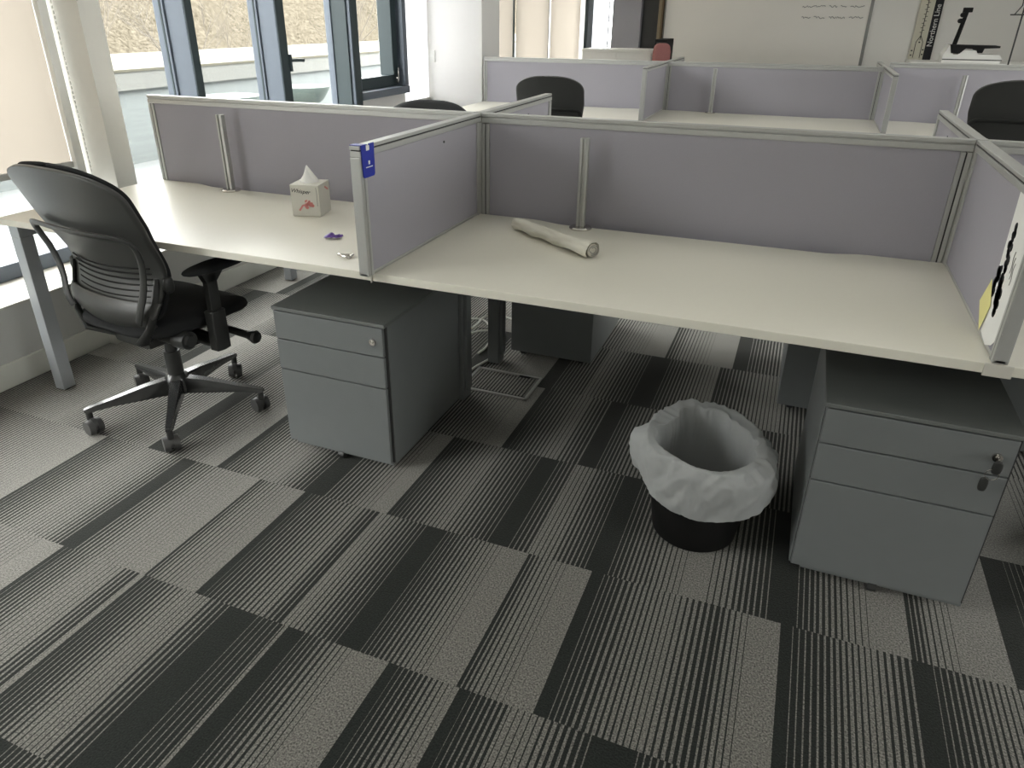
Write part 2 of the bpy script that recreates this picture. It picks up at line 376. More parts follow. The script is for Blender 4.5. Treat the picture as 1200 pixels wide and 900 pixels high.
# casement
e = sempty('window_4')
bm = nb(); box(bm, GX, -.35, 3.10, 3.83, .85, .905, .004); box(bm, GX, -.36, 3.77, 3.83, .905, 2.45, .004); box(bm, GX, -.38, 3.10, 3.15, .905, 2.45, .004)
obj('window_frame', bm, 'frame', e)
bm = nb(); box(bm, GX-.01, -.44, 3.15, 3.77, .905, .99, .004); box(bm, GX-.01, -.44, 3.15, 3.20, .99, 2.4, .004); box(bm, GX-.01, -.42, 3.69, 3.77, .99, 2.4, .004); box(bm, GX-.01, -.44, 3.15, 3.77, 2.35, 2.44, .004)
sash = obj('sash', bm, 'frame_dark', e)
bm = nb(); box(bm, GX-.005, GX, 3.19, 3.70, .98, 2.36); obj('pane', bm, 'glass', e)
bm = nb(); box(bm, -.425, -.40, 3.725, 3.745, .93, .97, .003); cyl(bm, (-.405, 3.735, .94), (-.40, 3.735, 1.04), .007); obj('window_handle', bm, 'chrome', sash, True)
window('window_5', 5.03, 8.7, .6, 2.45, [(6.15, 6.2), (7.3, 7.35)], rail=.05)

for nm, y0, y1 in (('added_window_7', -2.0, 1.2), ('added_window_8', 1.8, 5.0)):  # unseen windows added to light the divider faces from the right
    e = sempty(nm); ym = (y0+y1)/2
    bm = nb(); box(bm, XR+.05, XR+.12, y0, y1, .95, 1.0, .003); box(bm, XR+.05, XR+.12, y0, y1, 1.67, 1.72, .003)
    for yy in (y0, ym-.03, y1-.06): box(bm, XR+.05, XR+.12, yy, yy+.06, 1.0, 1.67, .003)
    obj('window_frame', bm, 'frame', e)
    for a, b in ((y0+.06, ym-.03), (ym+.03, y1-.06)):
        bm = nb(); box(bm, XR+.08, XR+.086, a, b, .99, 1.68); obj('pane', bm, 'glass', e)

# roller blinds
def blind(x, y0, y1, z0, label, n=1, side=True, mm='blind'):
    t = thing('roller_blind', label, 'blind', (x, (y0+y1)/2, z0), group=None)
    off = t.location.copy()
    bm = nb(); vs = [bm.verts.new(c) for c in ((x, y0, z0), (x, y1, z0), (x, y1, 2.42), (x, y0, 2.42))]; bm.faces.new(vs)
    obj('blind_fabric', bm, mm, t, off=off)
    bm = nb(); box(bm, x-.012, x+.012, y0, y1, z0-.028, z0, .004); obj('bottom_bar', bm, 'trunk', t, off=off)
    bm = nb(); cyl(bm, (x, y0, 2.40), (x, y1, 2.40), .03); obj('roller', bm, 'white', t, True, off=off)
    if side:
        bm = nb(); box(bm, x-.03, x+.03, y1+.002, y1+.045, .34, 2.43, .004); obj('side_channel', bm, 'white', t, off=off)
        bm = nb()
        for k in range(90): 
            z = .5+k*.02; cyl(bm, (x+.045, y1+.055, z), (x+.045, y1+.055, z+.012), .003, n=6)
        obj('bead_chain', bm, 'white', t, off=off)
    return t
blind(-.36, -1.25, .62, .815, 'beige roller blind lowered behind the black task chair')
_e = sempty('window_6')
bm = nb(); box(bm, -.63, -.58, 3.84, 3.88, .70, 2.45, .003); box(bm, -.63, -.58, 4.58, 4.62, .70, 2.45, .003); box(bm, -.63, -.58, 3.84, 4.62, .70, .75, .003); obj('window_frame', bm, 'white', _e)
bm = nb(); box(bm, -.61, -.605, 3.87, 4.60, .74, 2.45); obj('pane', bm, 'glass', _e)
blind(-.57, 3.86, 4.60, .74, 'narrow white blind glowing between the dark casement and the pale pillar', side=False, mm='white_blind')
blind(-.33, 5.06, 6.10, .60, 'cream roller blind right beside the pale pillar', side=False)
blind(-.33, 6.20, 7.28, .60, 'middle cream roller blind of the far window', side=False)
blind(-.33, 7.36, 8.62, .60, 'cream roller blind nearest the far corner of the room', side=False)

# back wall with glazed door, partition, whiteboard
bm = nb(); box(bm, .74, XR, YB, YB+.2, -.1, ZC+.01); box(bm, GX-.3, -.25, YB, YB+.2, 0, ZC); box(bm, -.25, .74, YB, YB+.2, 2.3, ZC); struct('wall_back', bm, 'backwall')
bm = nb(); box(bm, .9, XR, YB-.015, YB+.002, 0, .1, .003); struct('baseboard_back', bm, 'base')
d = sempty('door_1')
bm = nb(); box(bm, -.275, -.235, YB-.06, YB+.05, 0, 2.3, .003); box(bm, .105, .13, YB-.06, YB+.05, 0, 2.3, .003); box(bm, -.235, .105, YB-.05, YB+.05, 0, .12, .003); box(bm, -.235, .105, YB-.05, YB+.05, 2.2, 2.3, .003); obj('door_frame', bm, 'frame_dark', d)
bm = nb(); box(bm, -.235, -.16, YB-.05, YB+.03, .12, 2.2, .004); obj('door_stile', bm, 'frame', d)
bm = nb(); box(bm, .04, .055, YB-.03, YB+.01, .12, 2.2, .002); obj('glazing_bar', bm, 'frame', d)
bm = nb(); box(bm, -.16, .105, YB, YB+.006, .12, 2.2); obj('pane', bm, 'glass', d)
bm = nb(); box(bm, .13, .50, YB-.12, YB+.1, 0, 2.3, .004); tag(obj('partition_panel', bm, 'partition'), 'tall grey partition panel between the bright glazed door and the dark opening', 'partition')
bm = nb(); box(bm, .50, .72, YB-.02, YB+.6, 0, 2.3); s = obj('dark_opening_block', bm, 'black'); tag(s, 'narrow black block standing for the dark opening beside a timber edge', 'cupboard')  # black block fills the opening, its darkness put into the colour
bm = nb(); box(bm, .52, .70, YB-.03, YB-.02, .2, 1.05, .002); obj('cupboard_door', bm, 'slot', s)  # black face of the opening block, no actual door
bm = nb(); box(bm, .722, .76, YB-.10, YB-.001, 0, 2.3, .003); struct('trim_5', bm, 'gold')
bm = nb(); box(bm, .76, .78, YB-.10, YB-.001, 0, 2.3, .003); struct('trim_6', bm, 'wood')

wbz = thing('whiteboard', 'large pale whiteboard with two handwritten lines, on the back wall', 'whiteboard', (2.1, YB-.02, .62))
bm = nb(); box(bm, .80, 3.22, YB-.02, YB-.004, .62, 2.1, .002); obj('board', bm, 'board', wbz, off=wbz.location)
bm = nb(); box(bm, 3.20, 3.235, YB-.03, YB-.002, .60, 2.12, .003); box(bm, .79, .80, YB-.03, YB-.002, .60, 2.12, .003); box(bm, .79, 3.235, YB-.03, YB-.002, 2.1, 2.12, .003); box(bm, .79, 3.235, YB-.03, YB-.002, .60, .62, .003)
obj('edge_trim', bm, 'trim', wbz, off=wbz.location)
def scribble(bm, x0, x1, z, y, seed, amp=.012, step=.012, r=.004, gaps=.25):
    rnd = random.Random(seed); x = x0; seg = []
    while x < x1:
        seg.append((x, y, z+rnd.uniform(-amp, amp))); x += step*rnd.uniform(.5, 1.4)
        if rnd.random() < gaps*.35 and len(seg) > 4:
            sweep(bm, seg, r, 5); seg = []; x += step*2.5
    if len(seg) > 2: sweep(bm, seg, r, 5)
bm = nb(); scribble(bm, 2.45, 3.14, 1.545, YB-.021, 3); scribble(bm, 2.46, 3.15, 1.425, YB-.021, 5); obj('handwriting', bm, 'trim', wbz, off=wbz.location)

# poster board with rail-line diagram
po = thing('line_diagram_board', 'tall cream board with a rail line diagram and a black lettered band', 'poster', (3.84, YB-.03, .95))
L0 = po.location
bm = nb(); box(bm, 3.72, 3.87, YB-.03, YB-.012, .95, 1.95, .001); obj('cream_panel', bm, 'poster', po, off=L0, label='cream panel with the line diagram')
bm = nb(); box(bm, 3.87, 3.955, YB-.03, YB-.012, .95, 1.95, .001); obj('title_band', bm, 'ink', po, off=L0, label='black band with white lettering')
R90 = Matrix.Translation(Vector((3.912, YB-.031, 1.345))-L0) @ Matrix.Rotation(PI/2, 4, 'X') @ Matrix.Rotation(PI/2, 4, 'Z')
text('lettering', 'Northern Line', .076, 'white', po, R90)
bm = nb()
yy = YB-.031
sweep(bm, [(3.80, yy, 1.75), (3.80, yy, 1.24)], .0035, 6)
sweep(bm, [(3.80, yy, 1.24), (3.765, yy, 1.17), (3.765, yy, 1.0)], .0035, 6)
sweep(bm, [(3.80, yy, 1.24), (3.835, yy, 1.17), (3.835, yy, 1.0)], .0035, 6)
sweep(bm, [(3.80, yy, 1.24), (3.80, yy, 1.19)], .0035, 6)
for k in range(22):
    z = 1.27+k*.024; s_ = 1 if k % 2 else -1
    box(bm, 3.80, 3.80+s_*.022, yy-.003, yy, z, z+.006)
for (xx, zz) in ((3.74, 1.02), (3.74, 1.07), (3.855, 1.08), (3.855, 1.03), (3.80, 1.16)):
    box(bm, xx-.008, xx+.008, yy-.003, yy, zz, zz+.014)
obj('line_map', bm, 'ink', po, off=L0)

# white cupboard with printer, stand
cb = thing('storage_cupboard', 'low white cupboard under the desktop scanner by the back wall', 'cupboard', (4.2, 6.75, 0))
bm = nb(); box(bm, 3.55, 4.9, 6.5, 6.98, 0, 1.02, .004); obj('carcass', bm, 'white', cb, off=cb.location)
bm = nb(); box(bm, 3.54, 4.91, 6.48, 7.0, 1.02, 1.05, .004); obj('cupboard_top', bm, 'white', cb, off=cb.location)
for a, b in ((3.56, 4.22), (4.23, 4.89)):
    bm = nb(); box(bm, a, b, 6.485, 6.5, .05, 1.01, .003); dd = obj('cupboard_door', bm, 'white', cb, off=cb.location)
    bm = nb(); box(bm, (4.19 if a < 4 else 4.245), (4.205 if a < 4 else 4.26), 6.47, 6.486, .5, .65, .003); obj('handle', bm, 'chrome', dd, off=cb.location)
pr = thing('desktop_scanner', 'white and black desktop scanner with an upright black camera arm', 'scanner', (4.02, 6.66, 1.05))
L0 = pr.location
bm = nb(); prism(bm, [(3.80, 1.05), (4.27, 1.05), (4.28, 1.09), (4.25, 1.12), (4.08, 1.125), (4.06, 1.155), (3.95, 1.16), (3.92, 1.12), (3.88, 1.12), (3.87, 1.19), (3.84, 1.20), (3.80, 1.12)], 'y', 6.56, 6.80); obj('body', bm, 'white', pr, off=L0)
bm = nb(); prism(bm, [(3.84, 1.20), (4.24, 1.195), (4.24, 1.178), (4.12, 1.172), (4.11, 1.135), (4.07, 1.135), (4.06, 1.165), (3.97, 1.17), (3.93, 1.128), (3.86, 1.13)], 'y', 6.555, 6.79); obj('lid', bm, 'slot', pr, off=L0)
bm = nb(); box(bm, 3.80, 4.28, 6.556, 6.57, 1.072, 1.08); obj('seam_line', bm, 'groove', pr, off=L0)
bm = nb(); sweep(bm, [(3.885, 6.68, 1.19), (3.90, 6.68, 1.30), (3.925, 6.68, 1.50)], [.02, .019, .016], 10); box(bm, 3.89, 3.96, 6.64, 6.72, 1.47, 1.51, .004)
cyl(bm, (3.90, 6.60, 1.45), (3.90, 6.72, 1.45), .022); cyl(bm, (3.885, 6.61, 1.40), (3.885, 6.70, 1.40), .02); obj('camera_arm', bm, 'slot', pr, True, off=L0)
st = thing('music_stand', 'thin black upright stand in front of the scanner cupboard', 'stand', (4.255, 6.14, 0))
L0 = st.location
bm = nb(); cyl(bm, (4.255, 6.14, .05), (4.255, 6.14, 1.7), .0065, n=10); obj('pole', bm, 'black', st, True, off=L0)
bm = nb()
sweep(bm, [(4.165, 6.13, 1.45), (4.345, 6.13, 1.45)], .005, 8)
sweep(bm, [(4.195, 6.13, 1.45), (4.235, 6.13, 1.52), (4.225, 6.13, 1.68)], .005, 8)
sweep(bm, [(4.315, 6.13, 1.45), (4.275, 6.13, 1.52), (4.295, 6.13, 1.68)], .005, 8)
obj('bracket', bm, 'black', st, True, off=L0)
for k in range(3):
    a = k*2*PI/3+.4
    bm = nb(); sweep(bm, [(4.255, 6.14, .28), (4.255+.28*math.cos(a)*.6, 6.14+.28*math.sin(a)*.6, .1), (4.255+.30*math.cos(a), 6.14+.30*math.sin(a), .008)], .007, 8); obj('leg', bm, 'black', st, True, off=L0)

# far pale cabinet, black unit, rose chair
fc = thing('side_cabinet', 'pale low cabinet standing beyond the far screens before the glazed door', 'cabinet', (.6, 7.2, 0))
bm = nb(); box(bm, .19, 1.0, 7.0, 7.42, 0, 1.06, .004); obj('carcass', bm, 'white', fc, off=fc.location)
bm = nb(); box(bm, .18, 1.01, 6.99, 7.43, 1.06, 1.09, .003); obj('cabinet_top', bm, 'white', fc, off=fc.location)
for a, b in ((.2, .59), (.6, .99)):
    bm = nb(); box(bm, a, b, 6.99, 7.0, .05, 1.05, .003); obj('cabinet_door', bm, 'white', fc, off=fc.location)
tb = thing('black_cabinet', 'black upright cabinet beside the dusty-red chair, half hidden', 'cabinet', (1.1, 7.25, 0))
bm = nb(); box(bm, 1.02, 1.15, 7.0, 7.45, 0, 1.20, .006); obj('carcass', bm, 'slot', tb, off=tb.location)
bm = nb(); box(bm, 1.04, 1.15, 6.992, 7.0, .05, 1.17, .003); obj('cabinet_door', bm, 'black', tb, off=tb.location)
rc = thing('visitor_chair', 'dusty-red upholstered chair with rounded back beyond the far screens', 'chair', (1.27, 6.70, 0), .7)
def cushion(bm, hw, hd, z0, z1, n=4.0, crown=.015, cx=0, cy=0):
    def fn(u, v):
        a = u*2*PI; ph = (v-.5)*PI
        c, s = math.cos(a), math.sin(a)
        rr = (abs(c)**n+abs(s)**n)**(-1/n)
        k = abs(math.cos(ph))**.45
        return (cx+hw*rr*c*k, cy+hd*rr*s*k, (z0+z1)/2+(z1-z0)/2*math.sin(ph)+ (crown*(1-k) if ph > 0 else 0))
    grid(bm, fn, 40, 13, True); bmesh.ops.remove_doubles(bm, verts=bm.verts, dist=1e-5)
bm = nb(); cushion(bm, .22, .22, .40, .48); obj('seat', bm, 'rose', rc, 'all')
bm = nb(); prism(bm, [(-.09, .62), (.09, .62), (.10, 1.08), (.085, 1.14), (.05, 1.165), (-.05, 1.165), (-.085, 1.14), (-.10, 1.08)], 'y', .18, .25); obj('backrest', bm, 'rose', rc, True, mods=[('BEVEL', dict(width=.02, segments=3))])
for sx in (-1, 1):
    for sy in (-1, 1):
        bm = nb(); cyl(bm, (.18*sx, .18*sy, 0), (.18*sx, .18*sy, .42), .012); obj('leg', bm, 'silver', rc, True)
for sx in (-1, 1):
    bm = nb(); cyl(bm, (.07*sx, .2, .42), (.07*sx, .215, .66), .012); obj('back_bracket', bm, 'silver', rc, True)

# ------------------------------------------------------------------ desks
DZ = .73; TH = .025
def desk_top(bm, x0, x1, yf, yb, recess=True, z=DZ):
    """yf free edge, yb edge by the screen (with a shallow cable recess)"""
    s = 1 if yb > yf else -1
    pts = [(x0, yf), (x1, yf), (x1, yb)]
    if recess:
        w = x1-x0; a = x1-.14*w; b = x0+.14*w; d = .032
        for k in range(9):
            t = k/8; pts.append((a-.10*t*w*.9, yb - s*d*(.5-.5*math.cos(PI*t))))
        for k in range(9):
            t = 1-k/8; pts.append((b+.10*t*w*.9, yb - s*d*(.5-.5*math.cos(PI*t))))
    pts.append((x0, yb))
    prism(bm, pts, 'z', z-TH, z)
def desk(x0, x1, yf, yb, label, group=None, cat='desk', legs=(), z=DZ):
    t = thing('bench_desk', label, cat, ((x0+x1)/2, (yf+yb)/2, 0), 0, group); L = t.location
    s = 1 if yb > yf else -1
    bm = nb(); desk_top(bm, x0+.0015, x1-.0015, yf, yb-s*.018, z=z); obj('desktop', bm, 'desk', t, off=L, mods=[('BEVEL', dict(width=.002, segments=2, limit_method='ANGLE'))])
    bm = nb(); box(bm, x0+.05, x1-.05, *sorted((yf+s*.12, yf+s*.17)), z-TH-.04, z-TH-.001, .003); box(bm, x0+.05, x1-.05, *sorted((yb-s*.17, yb-s*.12)), z-TH-.04, z-TH-.001, .003)
    obj('support_beam', bm, 'silver', t, off=L)
    for kind, x in legs:
        if kind == 'end':      # front leg of the goal-post frame at the run end
            bm = nb(); box(bm, x, x+.05, *sorted((yf+s*.02, yf+s*.075)), .006, z-TH-.05, .003); lg = obj('leg', bm, 'silver', t, off=L)
            bm = nb(); cyl(bm, (x+.025, yf+s*.045, 0), (x+.025, yf+s*.045, .008), .018); obj('foot', bm, 'black', lg, True, off=L)
            bm = nb(); box(bm, x, x+.05, *sorted((yf+s*.02, yb-s*.016)), z-TH-.05, z-TH-.001, .003); obj('frame_rail', bm, 'silver', t, off=L)
        else:                  # inset leg in the middle of the run
            ly = yb-s*.185
            bm = nb(); box(bm, x-.03, x+.022, *sorted((ly-.035, ly+.035)), .008, z-TH-.05, .003); box(bm, x+.022, x+.034, *sorted((ly-.02, ly+.02)), .05, z-TH-.05, .002); lg = obj('leg', bm, 'ped', t, off=L)
            bm = nb(); cyl(bm, (x-.02, ly, 0), (x-.02, ly, .01), .02); obj('foot', bm, 'black', lg, True, off=L)
            bm = nb(); box(bm, x-.045, x, *sorted((yf+s*.15, yb-s*.016)), z-TH-.05, z-TH-.001, .003); obj('frame_rail', bm, 'ped', t, off=L)
    return t
YC = .80
desk(-.03, 1.6, 0, YC, 'white bench desk carrying the tissue box, in front of the black task chair', legs=[('end', -.005)])
desk(1.6, 3.2, 0, YC, 'white bench desk with the rolled paper on it, above the waste bin', legs=[('mid', 1.6), ('mid', 3.2)])
desk(3.2, 4.8, 0, YC, 'white bench desk at the right edge, past the divider with the taped sheet', legs=[('end', 4.73)])
desk(0, 1.6, 1.6, YC, 'white bench desk backing onto the tissue box desk, behind its long screen', legs=[('end', .015)])
desk(1.6, 3.2, 1.6, YC, 'white bench desk backing onto the rolled paper desk, behind its long screen', legs=[('mid', 1.6), ('mid', 3.2)])
desk(3.2, 4.8, 1.6, YC, 'white bench desk at far right backing onto the right-edge desk', legs=[('end', 4.73)])
Y2 = 3.77
desk(0, 1.6, Y2, Y2+.8, 'white desk in the back row below the bright lilac screen by the pillar', legs=[('end', .015), ('mid', 1.6)])
desk(1.6, 3.2, Y2, Y2+.8, 'white desk in the middle bay of the back row of screens', legs=[('mid', 3.2)])
desk(3.2, 4.8, Y2, Y2+.8, 'white desk in the right bay of the back row, behind the black chair back', legs=[('end', 4.73)])

# junction brackets on desk front
for x, l in ((1.6, 'small pale joint plate on the desk edge below the blue card'), (3.2, 'small pale joint plate on the desk edge below the taped sheet')):
    bm = nb(); box(bm, x-.028 if x > 3 else x-.002, x+.028 if x > 3 else x+.002, -.005, 0.0, DZ-TH-.004, DZ+.001, .0015)
    tag(obj('joint_plate', bm, 'desk_edge'), l, 'joint plate')

# ------------------------------------------------------------------ screens
HS = 1.10
def screen_x(x0, x1, y, label, z0=.68, z1=HS, name='desk_screen', endcap=()):
    """screen along x"""
    t = thing(name, label, 'screen', ((x0+x1)/2, y, z0)); L = t.location; h = .016
    bm = nb(); box(bm, x0+.03, x1-.03, y-.011, y+.011, z0+.01, z1-.03, .003); obj('fabric_panel', bm, 'fabric', t, off=L)
    bm = nb(); box(bm, x0, x1, y-h, y+h, z1-.012, z1, .002); box(bm, x0, x1, y-h, y+h, z1-.034, z1-.016, .002); box(bm, x0, x1, y-.010, y+.010, z1-.018, z1-.010)
    box(bm, x0, x1, y-.012, y+.012, z0, z0+.012, .002); obj('top_rail', bm, 'alu', t, off=L)
    for a, b in ((x0, x0+.03), (x1-.03, x1)):
        bm = nb(); box(bm, a, b-.017, y-h, y+h, z0, z1-.036, .002); box(bm, a+.017, b, y-h, y+h, z0, z1-.036, .002); po_ = obj('end_post', bm, 'alu', t, off=L)
        bm = nb(); box(bm, a+.012, a+.018, y-h+.003, y+h-.003, z0+.002, z1-.038); obj('slot', bm, 'groove', po_, off=L)
    return t
def screen_y(y0, y1, x, label, z0=.731, z1=HS, name='desk_divider', pin=0):
    t = thing(name, label, 'divider', (x, (y0+y1)/2, z0)); L = t.location; h = .016
    bm = nb(); box(bm, x-.011, x+.011, y0+.03, y1-.03, z0+.002, z1-.03, .003); obj('fabric_panel', bm, 'fabric', t, off=L)
    bm = nb(); box(bm, x-h, x+h, y0, y1, z1-.010, z1, .002); box(bm, x-h-.001, x+h+.001, y0+.004, y1, z1-.03, z1-.014, .002)
    box(bm, x-.012, x+.012, y0, y1, z0, z0+.010, .002); top = obj('top_rail', bm, 'alu', t, off=L)
    bm = nb(); box(bm, x-h+.002, x+h-.002, y0+.006, y1-.002, z1-.015, z1-.009); obj('slot', bm, 'groove', top, off=L)
    for a, b in ((y0, y0+.03), (y1-.03, y1)):
        bm = nb(); box(bm, x-h, x+h, a, b-.014, z0, z1-.03, .003); box(bm, x-h, x+h, a+.018, b, z0, z1-.032, .002); po_ = obj('end_post', bm, 'alu', t, off=L)
        bm = nb(); box(bm, x-h+.003, x+h-.003, a+.014, a+.02, z0+.002, z1-.034); obj('slot', bm, 'groove', po_, off=L)
    if pin:
        sd = pin
        bm = nb(); cyl(bm, (x+sd*.010, y1-.3, z1-.06), (x+sd*.0135, y1-.3, z1-.06), .004, n=10); obj('pin', bm, 'groove', t, True, off=L)
    return t
screen_x(.0, 1.583, YC, 'grey-lilac long screen behind the tissue box')
screen_x(1.617, 3.183, YC, 'grey-lilac long screen behind the rolled paper')
screen_x(3.217, 4.8, YC, 'grey-lilac long screen at the right edge behind the taped-sheet divider')
screen_y(-.04, YC-.018, 1.6, 'lilac divider with the blue card on its corner', pin=1)
screen_y(-.0, YC-.018, 3.2, 'lilac divider carrying the taped white sheet')
screen_y(YC+.018, 1.60, 1.6, 'short lilac divider rising behind the blue card divider, toward the chair', pin=1)
screen_y(YC+.018, 1.60, 3.2, 'short pale divider beyond the taped-sheet divider', pin=-1)
def joint(x, y, label, z0=.68, z1=HS+.002):
    bm = nb()
    box(bm, x-.016, x+.016, y-.016, y+.016, z0, z1, .003)
    o = obj('corner_post', bm, 'alu'); tag(o, label, 'post')
    bm = nb(); box(bm, x-.008, x+.008, y-.018, y+.018, z0+.06, z1-.12, .001); obj('slot', bm, 'groove', o)
    bm = nb(); box(bm, x-.018, x+.018, y-.0185, y+.0185, z1-.12, z1-.085, .002); obj('clip', bm, 'alu', o)
joint(1.6, YC, 'aluminium post joining the four near screens by the rolled paper desk')
joint(3.2, YC, 'aluminium post joining the four near screens at far right')
YS = Y2+.8
screen_x(.0, 1.583, YS, 'bright lilac screen of the back row beside the pillar')
screen_x(1.617, 3.183, YS, 'lilac screen in the middle bay of the back row')
screen_x(3.217, 4.8, YS, 'dusky lilac screen in the right bay of the back row', z1=HS+.03)
screen_y(Y2-.04, YS-.018, 1.6, 'divider between left and middle bays of the back row')
screen_y(Y2-.04, YS-.018, 3.2, 'pale divider between middle and right bays of the back row')
screen_y(YS+.018, YS+.8, 1.6, 'divider behind the back row, only its top rail showing near the red chair')
screen_y(YS+.018, YS+.8, 3.2, 'divider behind the back row below the whiteboard edge, top rail showing')
joint(1.6, YS, 'aluminium post of the back row, left'); joint(3.2, YS, 'aluminium post of the back row, right')

# accessory poles
def pole(x, y, z1, label, z=DZ):
    t = thing('accessory_pole', label, 'pole', (x, y, z)); 
    bm = nb(); lathe(bm, [(.0, 0), (.040, 0), (.041, .004), (.036, .009), (.012, .011), (0, .011)], n=32, cap=False); obj('pole_foot', bm, 'chrome', t, True)
    bm = nb(); prism(bm, [(-.015, -.011), (-.005, -.013), (-.004, -.006), (.004, -.006), (.005, -.013), (.015, -.011), (.015, .011), (-.015, .011)], 'z', .010, z1-z)
    obj('upright', bm, 'alu', t, mods=[('BEVEL', dict(width=.0015, segments=2, limit_method='ANGLE'))])
pole(.455, .722, 1.045, 'silver accessory pole left of the tissue box')
pole(2.03, .725, 1.045, 'silver accessory pole right of the rolled paper')
pole(2.0, YS-.08, 1.06, 'thin silver pole in the middle bay of the back row')
pole(3.70, YS-.08, 1.06, 'thin silver pole in the back row beside the black chair back')

# ------------------------------------------------------------------ pedestals
def pedestal(x0, y0, label, d=.54, w=.43, h=.55, face=-1, keys=False, lock=True, rz=0):
    t = thing('drawer_pedestal', label, 'drawer pedestal', (x0+w/2, y0+d/2, 0), rz)
    hw, hd = w/2, d/2; s = face
    bm = nb(); box(bm, -hw, hw, -hd+.02, hd, .024, h-.012, .002); obj('body', bm, 'ped', t)
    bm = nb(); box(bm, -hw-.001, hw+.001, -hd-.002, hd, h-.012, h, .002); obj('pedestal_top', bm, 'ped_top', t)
    zs = [(.435, h-.016), (.322, .431), (.034, .318)]
    for k, (a, b) in enumerate(zs):
        bm = nb(); box(bm, -hw+.004, hw-.009, -hd, -hd+.018, a, b, .0025); dr = obj('drawer', bm, 'ped', t)
        if k == 0 and lock:
            bm = nb(); cyl(bm, (hw-.045, -hd-.006, .485), (hw-.045, -hd, .485), .011); cyl(bm, (hw-.045, -hd-.009, .485), (hw-.045, -hd-.006, .485), .005); obj('lock', bm, 'chrome', dr, True)
    bm = nb(); box(bm, -hw+.003, hw-.003, -hd+.012, -hd+.02, .03, h-.014); obj('gap_shadow_strip', bm, 'groove', t)
    bm = nb(); box(bm, -hw+.03, hw-.005, -hd+.006, -hd+.03, .024, .033, .001); obj('plinth', bm, 'ped', t)
    for sx in (-1, 0, 1):
        for sy in ((-1,) if sx == 0 else (1,)):
            cx = sx*(hw-.05); cy = sy*(hd-(.014 if sx == 0 else .035))
            bm = nb(); cyl(bm, (cx-.011, cy, .015), (cx+.011, cy, .015), .015, n=16); obj('castor', bm, 'black', t, True)
    for sx in (-1, 1):
        cx = sx*(hw-.06); cy = -hd+.09
        bm = nb(); cyl(bm, (cx-.011, cy, .015), (cx+.011, cy, .015), .015, n=16); obj('castor', bm, 'black', t, True)
    return t
pedestal(1.178, .035, 'grey three-drawer pedestal under the desk joint, beside the task chair')
pk = pedestal(2.882, .035, 'grey three-drawer pedestal with keys in its lock, right of the bin')
p3 = pedestal(1.63, 1.085, 'grey pedestal seen from behind, under the far desk by the floor box', w=.38); p3.rotation_euler.z = PI
p4 = pedestal(2.80, 1.02, 'grey pedestal back just showing left of the keyed pedestal', w=.42); p4.rotation_euler.z = PI
p5 = pedestal(3.36, .98, 'grey pedestal far right, dimly seen behind the keyed pedestal', w=.42, d=.5)
# keys hanging from the lock
ks = thing('key_bunch', 'two black-headed keys on a ring hanging from the pedestal lock', 'keys', (2.882+.43-.045, .035-.01, .485))
bm = nb(); box(bm, -.002, .002, -.012, 0, -.006, .006, .0008); obj('key_blade', bm, 'chrome', ks)
bm = nb(); cushion(bm, .011, .005, -.034, .002, 2.2, 0, 0, -.014); obj('key_head', bm, 'black', ks, 'all')
bm = nb(); sweep(bm, [(-.006+.014*math.cos(a), -.016, -.036+.014*math.sin(a)) for a in [2*PI*k/20 for k in range(20)]], .0012, 6, closed=True); obj('key_ring', bm, 'chrome', ks, True)
bm = nb(); cushion(bm, .010, .005, -.085, -.046, 2.2, 0, -.016, -.014); obj('key_head', bm, 'black', ks, 'all')

